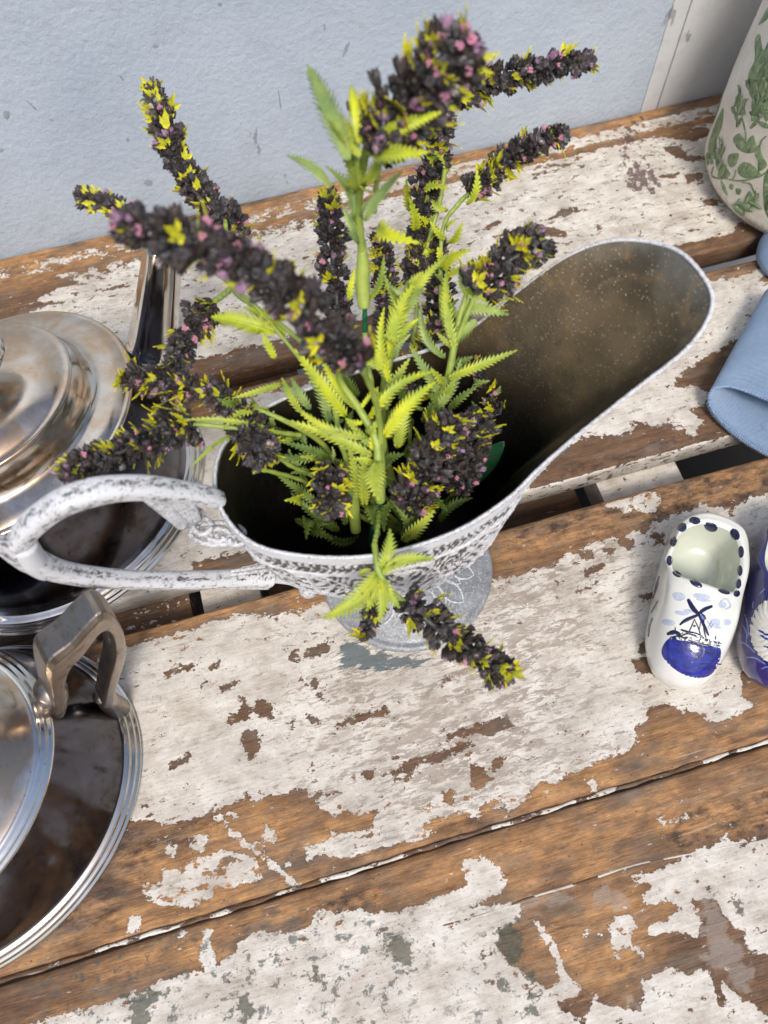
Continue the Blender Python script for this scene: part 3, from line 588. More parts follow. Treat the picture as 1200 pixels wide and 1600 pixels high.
def angular_handle():
    """flat-sided bent bar: rises from the lid rim, turns, drops to the base"""
    ax = Vector((math.cos(math.radians(18)), math.sin(math.radians(18)), 0)); side = Vector((-ax.y, ax.x, 0)); up = Vector((0, 0, 1))
    # outline in the (ax, up) plane: outer then inner edge
    O = [hpt(70, 1078), hpt(62, 1020), hpt(100, 985), hpt(150, 938), hpt(182, 965), hpt(190, 1010), hpt(180, 1050), hpt(171, 1094)]
    I = [hpt(90, 1090), hpt(96, 1035), hpt(122, 1002), hpt(146, 972), hpt(162, 975), hpt(168, 1010), hpt(160, 1050), hpt(152, 1094)]
    n = 36; O = smoothpath(O, n); I = smoothpath(I, n); V = []; Fc = []
    for k in range(n):
        w_ = .95 - .45 * k / n
        o, i = Vector(O[k]), Vector(I[k])
        for p, s_, c in ((o, -1, .75), (o, 1, .75), (o.lerp(i, .2), 1, 1), (o.lerp(i, .8), 1, 1), (i, 1, .75), (i, -1, .75), (o.lerp(i, .8), -1, 1), (o.lerp(i, .2), -1, 1)):
            V.append(p + side * s_ * w_ * c)
    for k in range(n - 1):
        for j in range(8): Fc.append((k * 8 + j, (k + 1) * 8 + j, (k + 1) * 8 + (j + 1) % 8, k * 8 + (j + 1) % 8))
    Fc += [tuple(range(8)), tuple((n - 1) * 8 + j for j in range(8))[::-1]]
    m = MB(); ca = Vector((c2[0], c2[1], 0))
    p = hpt(80, 1078); q = Vector((p.x, p.y, 0)) - ca; m.add(tube([Vector((p.x, p.y, p.z + .5)), Vector((p.x, p.y, p.z - .1)), ca + q * .95 + Vector((0, 0, p.z - .8)), ca + q * .86 + Vector((0, 0, p.z - 1.6))], [.62, .68, .8, .95], 20))
    mk('handle_socket', m.V, m.F, SILVER_HANDLE, pot2)
    p = hpt(161, 1088); q = Vector((p.x, p.y, 0)) - ca; m = MB(); m.add(tube([Vector((p.x, p.y, p.z + .4)), Vector((p.x, p.y, max(p.z - .3, .8))), ca + q * .97 + Vector((0, 0, .55))], [.42, .48, .7], 20))
    mk('handle_socket', m.V, m.F, SILVER_HANDLE, pot2)
    h = mk('handle', V, Fc, SILVER_HANDLE, pot2, smooth=False)
    b = h.modifiers.new('bevel', 'BEVEL'); b.width = .0006; b.segments = 2; b.limit_method = 'ANGLE'; b.angle_limit = .5
angular_handle()

# ---------------------------------------------------------------- the pitcher
PC = Vector((4.3, 15.1, 0)); PA = math.radians(4); pca, psa = math.cos(PA), math.sin(PA)
def loc(u, v, z): return Vector((PC.x + u * pca - v * psa, PC.y + u * psa + v * pca, z))
pit = tag(empty('metal_pitcher', tuple(PC)), 'dark metal footed pitcher brushed with white paint, wide curved spout, holding the flowers', 'pitcher')
loop = [(11.25, 0, 20.4), (10.9, 1.4, 20.2), (9.7, 2.7, 19.7), (8.3, 3.4, 18.8), (6.6, 3.75, 17.2), (4.8, 4.0, 15.4), (3.0, 4.2, 14.5), (.5, 4.4, 14.25), (-2.5, 4.3, 14.3), (-5.2, 3.7, 14.6), (-7.2, 2.3, 14.9), (-7.9, 0, 15.1),
        (-7.2, -2.1, 14.9), (-5.2, -3.4, 14.6), (-2.5, -4.2, 14.3), (.5, -4.3, 14.25), (3.0, -3.75, 14.35), (4.6, -3.15, 14.9), (6.0, -3.0, 16.4), (7.8, -2.9, 18.2), (9.9, -2.55, 19.6), (11.15, -1.5, 20.2)]
NR = 220
RIM = smoothpath(loop, NR, closed=True)
fb = ([0, .04, .1, .25, .5, .75, 1], [0, .25, .42, .66, .86, .95, 1]); fs = ([0, .04, .1, .25, .5, .65, .8, 1], [0, .16, .26, .38, .47, .56, .72, 1])
def sm(x, a, b): t = min(max((x - a) / (b - a), 0), 1); return t * t * (3 - 2 * t)
NZ = 90; R0, Z0 = 1.7, 3.3
def body_pt(k, zt, shrink=0.0):
    u, v, z = RIM[k]; ws = sm(u, 2.8, 7.0)
    f = (1 - ws) * np.interp(zt, *fb) + ws * np.interp(zt, *fs)
    L = math.hypot(u, v) + 1e-9; bu, bv = u / L * R0, v / L * R0
    uu, vv = bu + (u - bu) * f, bv + (v - bv) * f
    zz = Z0 + (z - Z0) * zt
    if shrink:
        L2 = math.hypot(uu, vv); q = max(L2 - shrink, .02) / L2; uu *= q; vv *= q; zz += shrink * .6 * (1 - zt)
    return uu, vv, zz
zts = np.linspace(0, 1, NZ) ** 1.15
arc = np.concatenate([[0], np.cumsum(np.linalg.norm(np.diff(RIM[:, :2], axis=0), axis=1))])
def relief(k, zt):
    """acanthus leaves: ribs fanning out of a centre line, scrolls between, a scaled band under the rim"""
    s = arc[k]; L = arc[-1]; per = L / 11
    x = ((s / per) % 1.0) - .5; y = zt
    h = 0
    if y > .80:                                   # scaly band
        q = math.sin(s * 19 + 2.2 * math.sin(y * 70) + 3 * mnoise.noise(Vector((s * .8, y * 9, 2)))) * .5 + .5; h = .28 + .5 * q
        if y > .955: h = 1
        if .80 < y < .83: h = .95
    else:
        wd = .46 * math.sin(math.pi * min(max((y - .05) / .78, 0), 1)) ** .6 + .02
        e = abs(x) / wd
        if e < 1:
            rib = math.sin(y * 62 - abs(x) ** 1.4 * 70 + 3.5 * mnoise.noise(Vector((x * 4, y * 5, int(s / per))))) * .5 + .5
            h = .25 + .6 * rib * (1 - e ** 4)
            if abs(x) < .03: h = .9
            if e > .90: h = .85
        else:
            dx = .5 - abs(x); dy = y - .66; r = math.hypot(dx * 1.6, dy * 1.3)
            h = .2 + .65 * (math.sin(r * 75 + math.atan2(dy, dx) * 1.0) * .5 + .5)
            if y < .45: h = .2 + .6 * (math.sin(y * 90 + 9 * x) * .5 + .5)
    h += .45 * mnoise.noise(Vector((s * 1.9, zt * 22, 1))) + .3 * mnoise.noise(Vector((s * 6, zt * 60, 1)))
    return h
NS = 3                                            # denser ring than the control rim
def rim_interp(kk):
    a = int(kk) % NR; b = (a + 1) % NR; f = kk - int(kk); return RIM[a] * (1 - f) + RIM[b] * f
V = []; hh = []; NK = NR * NS
RIM_D = np.array([rim_interp(i / NS) for i in range(NK)]); RIM_keep = RIM; RIM = RIM_D
arc = np.concatenate([[0], np.cumsum(np.linalg.norm(np.diff(RIM[:, :2], axis=0), axis=1))])
NZO = 180; ztо = None
zo = np.linspace(0, 1, NZO) ** 1.1
for zt in zo:
    for k in range(NK):
        u, v, z = body_pt(k, zt); h = relief(k, zt); L = math.hypot(u, v) + 1e-9
        d = (h - .5) * .22 * min(1, (1 - zt) * 14) * min(1, zt * 12)
        V.append(loc(u + u / L * d, v + v / L * d, z)); hh.append(min(max(h * .8 - .25, 0), 1) if zt < .97 else .8)
def gridfaces(nz, nk, flip=False):
    i = np.arange(nz - 1)[:, None] * nk; j = np.arange(nk)[None, :]; j2 = (j + 1) % nk
    q = np.stack([(i + j), (i + j2), (i + nk + j2), (i + nk + j)], -1).reshape(-1, 4)
    return (q[:, ::-1] if flip else q).tolist()
mk('body', V, gridfaces(NZO, NK), BODY_BRUSH, pit, attrs={'relief': hh})
m = MB()
def rk(sv):
    sv = sv % arc[-1]; return int(np.searchsorted(arc, sv)) % NK
def on_body(sv, zt, h=.05):
    k = rk(sv); u, v, z = body_pt(k, min(max(zt, 0), 1)); L = math.hypot(u, v) + 1e-9; return loc(u + u / L * h, v + v / L * h, z)
per = arc[-1] / 11
for q in range(11):
    s0 = (q + .5) * per
    for sg in (-1, 1):                              # acanthus: centre rib, lobed edges, curled side scrolls
        m.add(tube([on_body(s0 + sg * per * .40 * math.sin(math.pi * t) ** .7 * (1 + .16 * math.sin(t * 28)), .10 + .68 * t) for t in np.linspace(.02, .98, 26)], .055, 6))
        for w_ in range(5):
            t0 = .15 + .15 * w_; m.add(tube([on_body(s0 + sg * per * .36 * f * math.sin(math.pi * t0) ** .7, .10 + .68 * (t0 + .16 * f * f)) for f in np.linspace(0, 1, 8)], [.05, .035], 5))
        c_ = (s0 + sg * per * .5, .60)
        m.add(tube([on_body(c_[0] + (per * .17 * (1 - t * .8)) * math.cos(t * 9 * sg), c_[1] + (.10 * (1 - t * .8)) * math.sin(t * 9)) for t in np.linspace(0, 1, 26)], .05, 6))
        m.add(tube([on_body(s0 + sg * per * (.5 - .25 * math.sin(t * 3.1)), .12 + .42 * t) for t in np.linspace(0, 1, 12)], .05, 6))
    m.add(tube([on_body(s0, zt) for zt in np.linspace(.1, .80, 14)], [.07, .045], 6))
for zt in (.815, .955): m.add(tube([on_body(sv, zt, .03) for sv in np.linspace(0, arc[-1], 300)], .045, 5))
mk('raised_leafwork', m.V, m.F, WHITE_BRUSH, pit, kind='stuff')
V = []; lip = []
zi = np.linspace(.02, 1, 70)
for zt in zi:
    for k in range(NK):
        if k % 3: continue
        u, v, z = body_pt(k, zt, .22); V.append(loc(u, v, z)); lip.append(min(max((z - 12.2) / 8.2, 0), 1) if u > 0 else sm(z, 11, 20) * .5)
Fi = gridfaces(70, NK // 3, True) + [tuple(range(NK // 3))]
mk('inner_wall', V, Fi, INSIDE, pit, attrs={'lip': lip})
rp = [loc(u * (1 - .09 / (math.hypot(u, v))), v * (1 - .09 / (math.hypot(u, v))), z + .02 * mnoise.noise(Vector((k * .5, 0, 0)))) for k, (u, v, z) in enumerate(RIM)]
rr = [.082 + .022 * mnoise.noise(Vector((k * .35, 3, 0))) for k in range(NK)]
mk('rim', *tube(rp, rr, 8, 1, closed=True), RIM_BRUSH, pit)
foot_prof = [(4.75, 0), (4.95, .12), (4.98, .3), (4.9, .45), (4.7, .5), (4.6, .46), (4.45, .52), (4.3, .62), (4.15, .62), (4.0, .72), (3.6, .95), (3.0, 1.25), (2.4, 1.6), (1.9, 2.0), (1.55, 2.4), (1.45, 2.7), (1.75, 2.85), (1.95, 3.0), (1.8, 3.2), (1.75, 3.5)]
ft = mk('foot', *revolve([(0.02, .01)] + foot_prof, 120, PC), FOOT_BRUSH, pit)
m = MB()
def foot_z(r): return np.interp(-r, [-p[0] for p in foot_prof[4:16]], [p[1] for p in foot_prof[4:16]])
for q in range(14):
    a0 = q * 2 * math.pi / 14
    for lay, (r1, r2, wd, off) in enumerate(((1.9, 3.9, .20, 0), (1.9, 3.3, .13, .22))):
        pts = []
        for i in range(17):
            t = i / 16 * 2 - 1; r = r1 + (r2 - r1) * (1 - abs(t) ** 1.15); a = a0 + off + wd * .8 * math.sin(math.pi * t) * (1 if True else 0)
            pts.append((PC.x + r * math.cos(a), PC.y + r * math.sin(a), foot_z(r) + .03))
        m.add(tube(pts, [.04, .075, .05, .075, .04], 6))
mk('petal_relief', m.V, m.F, WHITE_BRUSH, pit, kind='stuff')
# handle
HZ = (PC.x - 8 * pca, PC.y - 8 * psa)
def hp2(x, y, dy=0): return at_plane(x, y, (PC.x, PC.y + dy), PA)
up_arm = smoothpath([hp2(342, 782), hp2(318, 774), hp2(280, 768), hp2(215, 762), hp2(150, 768), hp2(95, 787), hp2(52, 818), hp2(28, 848), hp2(22, 868)], 60)
V, Fc = tube(up_arm, [.36, .40, .42, .47, .50, .49, .46, .42, .34], 24)
def grooved(vf, m, n=24, amp=.055):
    A = np.array(vf[0]).reshape(m, n, 3); c = A.mean(1, keepdims=True); th = np.arange(n) * 2 * np.pi / n
    f = 1 + amp * np.cos(4 * th + .6)[None, :, None] + .02 * np.sin(np.arange(m) * .11)[:, None, None]
    return (c + (A - c) * f).reshape(-1, 3), vf[1]
HREL = []
def streak_attr(m, n):
    for i in range(m):
        for j in range(n):
            t = 2 * math.pi * j / n
            HREL.append(min(max(.315 + .05 * math.cos(4 * t + .6) + .16 * mnoise.noise(Vector((i * .14, math.cos(t) * 3.2, math.sin(t) * 3.2 + m))) + .22 * mnoise.noise(Vector((i * .55, math.cos(t) * 14, math.sin(t) * 14))) , 0), 1))
hd = MB(); V, Fc = tube(smoothpath(up_arm, 240), [.36, .40, .42, .47, .50, .49, .46, .42, .34], 48); hd.add(grooved((V, Fc), 240, 48)); streak_attr(240, 48)
lo_arm = smoothpath([hp2(-30, 838), hp2(5, 852), hp2(45, 873), hp2(95, 893), hp2(160, 903), hp2(240, 907), hp2(320, 906), hp2(380, 903), hp2(420, 899)], 70)
hd.add(grooved(tube(smoothpath(lo_arm, 260), [.22, .36, .50, .47, .44, .44, .46, .50, .66], 48), 260, 48)); streak_attr(260, 48)
hd.add(tube(smoothpath([hp2(415, 900), hp2(440, 903), hp2(475, 908)], 10), [.35, .30, .32], 12))
inner = smoothpath([hp2(35, 850), hp2(48, 872), hp2(72, 893)], 10); hd.add(tube(inner, [.5, .55, .4], 12))
HREL += [.35] * (len(hd.V) - len(HREL)); hand = mk('handle', hd.V, hd.F, HANDLE_BRUSH, pit, attrs={'relief': HREL})
m = MB()
# leafy spur inside the arm, shell end and pierced scroll under the rim
for k in range(7):
    t = k / 6 - .5
    a = hp2(262 + 5 * k, 790 - 1.5 * k); b = hp2(282 + 5 * k, 822 - 3 * abs(k - 3)); m.add(tube(smoothpath([hp2(235, 782), a, b], 10), [.12, .14, .12], 6))
V, Fc = tube(smoothpath([hp2(230, 780), hp2(262, 797), hp2(285, 818)], 12), [.15, .33, .30], 10); m.add((V, Fc)); mk('leaf_spur', m.V, m.F, WHITE_BRUSH, pit); m = MB()
for k in range(6):
    m.add(tube(smoothpath([hp2(360, 893 + k * 5), hp2(390, 888 + k * 6), hp2(419, 883 + k * 7)], 8), [.08, .11, .12], 6))
mk('shell_end', m.V, m.F, WHITE_BRUSH, pit)
m = MB()
def scroll(cx, cy, rx, ry, z, r=.12, a0=0, a1=6.28):
    return tube([at(cx + rx * math.cos(t), cy + ry * math.sin(t), z) for t in np.linspace(a0, a1, 22)], r, 7)
for (cx, cy, rx, ry, z) in ((316, 822, 14, 12, 13.7), (342, 836, 17, 10, 13.4), (340, 834, 42, 17, 13.3), (368, 844, 14, 7, 13.4)):
    m.add(scroll(cx, cy, rx, ry, z))
for k in range(8):
    m.add(tube([at(298 + 10 * k, 818 + 4 * k, 13.6), at(302 + 10 * k, 838 + 2 * k, 13.2)], .09, 6))
m.add(scroll(306, 806, 10, 9, 13.8, .14))
mk('pierced_scroll', m.V, m.F, WHITE_BRUSH, pit)
V, Fc = revolve([(.02, .55), (.35, .5), (.5, .2), (.5, -.1), (.3, -.4), (.02, -.5)], 20, (at(482, 920, 5).x, at(482, 920, 5).y), 0, 1, 5)
mk('handle_boss', V, Fc, WHITE_BRUSH, pit)

# ---------------------------------------------------------------- decals that follow a surface
def decal(bvh, poly, off=.012, rings=4, n=40):
    """fills a traced outline onto a surface as a thin glaze patch of real thickness"""
    c = np.mean(np.array(poly), 0); B = smoothpath([(p[0], p[1], 0) for p in poly], n, closed=True)[:, :2]; V = []; Fc = []
    for r in range(rings + 1):
        for b in (B if r else B[:1]):
            q = c + (b - c) * r / rings; h = bvh.ray_cast(CAM, ray(*q))
            if h[0] is None: return None
            V.append(h[0] + h[1] * off * (1 if r < rings else .1) * (1 if h[1].dot(ray(*q)) < 0 else -1))
    for j in range(n): Fc.append((0, 1 + j, 1 + (j + 1) % n))
    for r in range(1, rings):
        a = 1 + (r - 1) * n; b = a + n
        for j in range(n): Fc.append((a + j, b + j, b + (j + 1) % n, a + (j + 1) % n))
    return V, Fc
def line_decal(bvh, pts, wd, off=.04):
    P_ = smoothpath([(p[0], p[1], 0) for p in pts], max(6, 4 * len(pts)))[:, :2]; d = np.gradient(P_, axis=0); n = np.stack([-d[:, 1], d[:, 0]], 1); n /= np.linalg.norm(n, axis=1)[:, None] + 1e-9
    V = []; Fc = []; m = len(P_)
    for i in range(m):
        w_ = wd * (.6 + .4 * math.sin(math.pi * i / (m - 1)))
        for s_ in (-.5, 0, .5):
            q = P_[i] + n[i] * w_ * s_; h = bvh.ray_cast(CAM, ray(*q))
            if h[0] is None: return None
            V.append(h[0] + h[1] * (off if s_ == 0 else off * .2) * (1 if h[1].dot(ray(*q)) < 0 else -1))
    for i in range(m - 1):
        for j in range(2): Fc.append((i * 3 + j, i * 3 + j + 1, i * 3 + j + 4, i * 3 + j + 3))
    return V, Fc
def bvh_of(V, Fc): return BVHTree.FromPolygons([Vector(v) for v in V], [tuple(f) for f in Fc])

# ---------------------------------------------------------------- the clogs
def clog(root, dx, mo, mi):
    Rp = [(1100, 819, 3.0), (1064, 834, 3.1), (1051, 868, 3.3), (1052, 891, 3.6), (1066, 901, 3.9), (1085, 907, 4.1), (1105, 913, 4.1), (1125, 920, 3.9), (1145, 924, 3.6), (1152, 905, 3.3), (1156, 870, 3.1), (1144, 834, 3.0)]
    Sp = [(1102, 806), (1056, 822), (1034, 880), (1022, 940), (1013, 1000), (1028, 1052), (1072, 1077), (1114, 1058), (1138, 1005), (1152, 940), (1163, 880), (1155, 832)]
    Rw = smoothpath([at(x, y, z) for x, y, z in Rp], 72, True); Sw = smoothpath([at(x, y, 1.7) for x, y in Sp], 72, True)
    sh = at(1080 + dx, 940, 0) - at(1080, 940, 0); sh.z = 0; Rw = Rw + np.array(sh); Sw = Sw + np.array(sh)
    cen = Sw.mean(0); V = []; rings = []
    inner_c = Rw.mean(0)
    for sc_, z in ((.15, .75), (.55, .75), (.8, .9), (.92, 1.5), (.98, 2.3)):
        ring = inner_c + (Rw - inner_c) * sc_; ring[:, 2] = np.minimum(z, Rw[:, 2] - .2); rings.append(ring)
    rings.append(Rw.copy()); r = Rw.copy(); 
    n = 14
    D = Sw - Rw; D[:, 2] = 0; ln = np.linalg.norm(D, axis=1, keepdims=True); Dn = D / ln
    lip = Rw + Dn * .10; lip[:, 2] += .12; rings.append(lip); lip = Rw + Dn * .24; lip[:, 2] += .16; rings.append(lip)
    lip = Rw + Dn * .38; lip[:, 2] += .11; rings.append(lip)
    st = Rw + Dn * .45; st[:, 2] += .02
    for k in range(1, n + 1):
        t = k / n; ctrl = Sw - D * .14; ctrl[:, 2] = st[:, 2] + .25 * np.clip((ln[:, 0] - 1.0), 0, 1.2)
        q = (1 - t) ** 2 * st + 2 * t * (1 - t) * ctrl + t * t * Sw; rings.append(q)
    nin = 6
    for sc_, z in ((.99, 1.0), (.94, .4), (.84, .05), (.6, 0), (.05, 0)):
        ring = cen + (Sw - cen) * sc_; ring[:, 2] = z + (0.25 if z > .3 else 0) * 0; rings.append(ring)
    A = np.concatenate(rings); nk = 72
    Vi = A[:nk * nin]; Fi = gridfaces(nin, nk) + [tuple(range(nk))[::-1]]
    Vo = A[nk * (nin - 1):]; Fo = gridfaces(len(rings) - nin + 1, nk)
    Fo.append(tuple(len(Vo) - nk + j for j in range(nk))[::-1])
    mk('shell', Vo, Fo, mo, root); mk('lining', Vi, Fi, mi, root)
    V2 = [tuple(v) for v in Vo] + [tuple(v) for v in Vi]; return bvh_of(V2, Fo + [tuple(i + len(Vo) for i in f) for f in Fi])
cr = tag(empty('ceramic_clog', tuple(at(1090, 950, 0))), 'small white glazed clog with blue windmill painting and dotted rim', 'ornament')
bv = clog(cr, 0, GLAZE, GLAZE_IN)
def put(mb, d):
    if d: mb.add(d)
def ell_poly(cx, cy, rx, ry, a=0, n=10): return [(cx + rx * math.cos(t) * math.cos(a) - ry * math.sin(t) * math.sin(a), cy + rx * math.cos(t) * math.sin(a) + ry * math.sin(t) * math.cos(a)) for t in np.linspace(0, 2 * math.pi, n, endpoint=False)]
for (x, y, rx, ry, a) in ((745, 258, 37, 24, .1), (842, 297, 44, 30, .35), (988, 342, 28, 40, -.5), (1025, 450, 19, 38, 0), (1018, 565, 18, 34, 0), (1010, 645, 18, 32, .1), (1000, 706, 20, 22, .8), (922, 693, 40, 15, .3), (752, 643, 45, 20, .5), (637, 585, 32, 18, .5), (592, 503, 20, 32, 0), (618, 387, 22, 34, .3), (668, 300, 28, 32, .8)):
    d = decal(bv, g7(ell_poly(x + (x - 820) * .03, y + (y - 480) * .02, rx, ry, a)), .03, 4, 16)
    if d: mk('rim_dot', *d, INK, cr)
m = MB(); put(m, decal(bv, g7([(535, 1060), (560, 1010), (600, 980), (640, 1000), (720, 1010), (800, 1035), (880, 1045), (905, 1060), (900, 1120), (870, 1185), (830, 1225), (760, 1238), (680, 1220), (600, 1170), (545, 1110)]), .022, 9, 48))
mk('blue_hill', m.V, m.F, COBALT, cr)
m = MB()
for l, w_ in (([(700, 745), (730, 800), (765, 838)], 30), ([(650, 908), (690, 875), (760, 845)], 24), ([(765, 838), (800, 810), (852, 788)], 24), ([(765, 838), (800, 910), (828, 975)], 20),
              ([(740, 870), (720, 920), (700, 960)], 8), ([(740, 870), (770, 940), (780, 1000)], 8), ([(800, 870), (800, 940), (820, 1010)], 9), ([(655, 935), (700, 950), (760, 965), (800, 990)], 16), ([(640, 985), (700, 960), (760, 985)], 12),
              ([(740, 850), (780, 835), (812, 870)], 12), ([(780, 880), (770, 940)], 6), ([(570, 965), (610, 950), (650, 965)], 26), ([(620, 920), (622, 960)], 8), ([(590, 985), (640, 975), (690, 995)], 10), ([(700, 1000), (770, 1020), (850, 1040)], 10), ([(760, 1000), (800, 1060), (780, 1120)], 8),
              ([(640, 1010), (760, 1060), (880, 1090)], 7), ([(840, 1060), (850, 1120), (820, 1180)], 8), ([(880, 1040), (880, 1100)], 12), ([(720, 1060), (760, 1100), (740, 1130)], 14)):
    put(m, line_decal(bv, g7(l), w_ / 4))
for x, y, r in ((740, 912, 9), (600, 955, 18), (635, 958, 15), (690, 985, 10), (815, 1000, 12)): put(m, decal(bv, g7(ell_poly(x, y, r, r * .8)), .035, 2, 12))
wr = random.Random(4)
for k in range(70):                                 # busy brushwork along the top of the hill and under the mill
    x = wr.uniform(590, 895); y = 985 + (x - 590) * .16 + wr.gauss(6, 22); a = wr.choice((.2, .3, 1.4, 1.7, -.4)); L = wr.uniform(7, 26)
    put(m, line_decal(bv, g7([(x, y), (x + L * .5 * math.cos(a), y + L * .5 * math.sin(a)), (x + L * math.cos(a), y + L * math.sin(a))]), wr.uniform(1, 2.4), .045))
for k in range(26):
    x = wr.uniform(690, 880); y = wr.uniform(1040, 1190); L = wr.uniform(10, 30); put(m, line_decal(bv, g7([(x, y), (x + L * .6, y + L * .2), (x + L, y + L * .1)]), wr.uniform(1, 2), .045))
mk('windmill', m.V, m.F, INK, cr)
m = MB()
for l, w_ in (([(850, 880), (820, 930)], 5), ([(862, 895), (830, 935)], 5), ([(820, 880), (850, 925)], 5), ([(800, 800), (850, 790)], 14), ([(780, 1180), (830, 1100)], 6), ([(760, 1200), (810, 1130)], 5), ([(850, 1050), (880, 1010), (870, 1050)], 6), ([(575, 1040), (700, 1100)], 6)):
    put(m, line_decal(bv, g7(l), w_ / 4, .02))
put(m, decal(bv, g7(ell_poly(790, 858, 22, 22)), .016, 2, 14)); mk('brush_line', m.V, m.F, MIDBLUE, cr)
m = MB()
for x, y, rx, ry in ((640, 728, 45, 28), (785, 728, 55, 20), (660, 832, 45, 14), (575, 890, 45, 22), (915, 780, 26, 22), (870, 890, 34, 24), (945, 890, 24, 22), (800, 752, 50, 10), (700, 820, 30, 14), (880, 920, 30, 10)): put(m, decal(bv, g7(ell_poly(x, y, rx, ry, .15)), .008, 3, 20))
put(m, line_decal(bv, g7([(900, 760), (940, 745), (965, 790), (930, 810)]), 3)); mk('painted_cloud', m.V, m.F, PALEBLUE, cr)
m = MB()
for l in ([(520, 600), (490, 700)], [(515, 640), (480, 740)], [(490, 730), (465, 800)], [(512, 755), (470, 830)], [(478, 860), (455, 930)], [(460, 900), (452, 980)]): put(m, line_decal(bv, g7(l), 3.2))
if m.V: mk('side_stroke', m.V, m.F, INK, cr)
cb = tag(empty('blue_ceramic_clog', tuple(at(1225, 950, 0))), 'dark cobalt blue glazed clog with white ribbed medallion, cut by right edge', 'ornament')
bb = clog(cb, 137, BLUEBODY, GLAZE_IN)
m = MB()
for k in range(26):
    t0 = k * 2 * math.pi / 26
    put(m, line_decal(bb, [(1214 + 10 * math.cos(t0), 985 + 12 * math.sin(t0)), (1214 + 28 * math.cos(t0 + .12), 985 + 36 * math.sin(t0 + .12)), (1214 + 41 * math.cos(t0 + .4), 985 + 51 * math.sin(t0 + .4))], 8, .09))
d = decal(bb, ell_poly(1214, 985, 42, 52), .04, 4, 40); put(m, d)
mk('medallion', m.V, m.F, CREAM, cb)
m = MB()
for l in ([(1187, 985), (1200, 992), (1215, 990)], [(1190, 993), (1205, 1002)], [(1195, 1010), (1210, 1012)]): put(m, line_decal(bb, l, 5, .13))
if m.V: mk('medallion_motif', m.V, m.F, COBALT, cb)
m = MB()
for l in ([(1164, 960), (1168, 975), (1170, 995)], [(1160, 975), (1167, 990), (1166, 1005)], [(1153, 1003), (1165, 1006), (1180, 1020)], [(1166, 1027), (1180, 1028), (1196, 1038)], [(1190, 1045), (1200, 1042), (1212, 1050)], [(1177, 940), (1176, 950)], [(1185, 930), (1195, 920)]): put(m, line_decal(bb, l, 2.4, .03))
if m.V: mk('raised_swirl', m.V, m.F, MIDBLUE, cb)

# ---------------------------------------------------------------- the vase
vc = (41.17, 35.81)
vprof = [(.02, 0), (5.9, 0), (6.3, .1), (7.3, .8), (7.8, 1.5), (7.85, 2.2), (7.85, 3.2), (7.95, 5), (8.0, 8), (7.95, 10), (7.8, 12), (7.3, 14.5), (6.6, 17), (5.9, 19), (5.6, 21), (5.8, 22.6), (6.0, 23), (5.8, 23.1), (5.3, 22), (5.2, 20), (5.6, 16), (6, 12), (.02, 11)]
rz = smoothpath([(r, z, 0) for r, z in vprof[2:18]], 60)[:, :2].tolist(); vprof = vprof[:2] + [tuple(q) for q in rz] + vprof[18:]
va = tag(empty('leafy_vase', (*vc, 0)), 'large cream crackle vase with sage green leaf pattern, upper right', 'vase')
Vv, Fv = revolve(vprof, 96, vc); Vn = np.array(Vv)
Vn[:, 2] += .0; rn = np.array([mnoise.noise(Vector(v) * .35) for v in Vv]) * .10
dirn = Vn[:, :2] - np.array(vc); Vn[:, :2] += dirn / (np.linalg.norm(dirn, axis=1)[:, None] + 1e-6) * rn[:, None]
mk('body', Vn, Fv, VASE, va, attrs={'low': np.clip((2.4 - Vn[:, 2]) / 2.2, 0, 1)})
bvv = bvh_of(Vn, Fv)
def gv(l): return [(1000 + x / 4, y / 4) for x, y in l]
vp = [[(720, 270), (750, 235), (770, 330), (812, 250), (830, 420), (812, 600), (740, 610), (700, 590), (680, 520), (690, 440), (720, 380)],
      [(560, 470), (640, 375), (680, 420), (665, 500), (640, 590), (655, 640), (640, 700), (655, 740), (600, 780), (545, 710), (530, 640), (550, 560)],
      [(515, 690), (512, 780), (480, 870), (440, 950), (432, 900), (462, 800)], [(590, 870), (630, 840), (650, 900), (700, 850), (720, 900), (740, 930), (680, 952), (620, 930)],
      [(720, 960), (750, 910), (762, 970), (790, 1030), (742, 1060), (738, 1000)], [(550, 1010), (560, 970), (612, 965), (600, 1020), (570, 1042)], [(615, 1060), (650, 1020), (700, 1035), (752, 1095), (700, 1112), (640, 1102)],
      [(510, 1020), (540, 1050), (562, 1090), (520, 1110)], [(658, 1240), (685, 1200), (707, 1250), (690, 1302), (665, 1275)], [(505, 1130), (530, 1160), (547, 1217), (520, 1190)], [(445, 1130), (495, 1160), (490, 1190), (460, 1170)],
      [(588, 1290), (640, 1268), (652, 1340), (610, 1332)], [(775, 1130), (812, 1080), (820, 1340), (780, 1300)], [(720, 720), (750, 705), (740, 760), (700, 800), (690, 790), (720, 760)], [(740, 760), (790, 770), (800, 800), (760, 790)],
      [(415, 960), (445, 950), (430, 1030), (412, 1020)], [(770, 640), (800, 640), (800, 740), (780, 740)], [(600, 1180), (630, 1185), (625, 1215), (605, 1210)], [(790, 60), (815, 40), (800, 110), (745, 150), (770, 100)], [(565, 1150), (585, 1160), (575, 1185), (560, 1175)]]
vl = [[(500, 1105), (620, 1130), (750, 1100), (805, 1060)], [(640, 740), (660, 830), (660, 880)], [(510, 900), (500, 980), (495, 1040)], [(640, 1140), (690, 1150), (715, 1210)], [(460, 1040), (450, 1100), (520, 1120)], [(750, 920), (760, 880), (790, 850)], [(600, 1060), (595, 1090), (580, 1120)], [(720, 1190), (728, 1250)]]
from collections import OrderedDict
prints = []
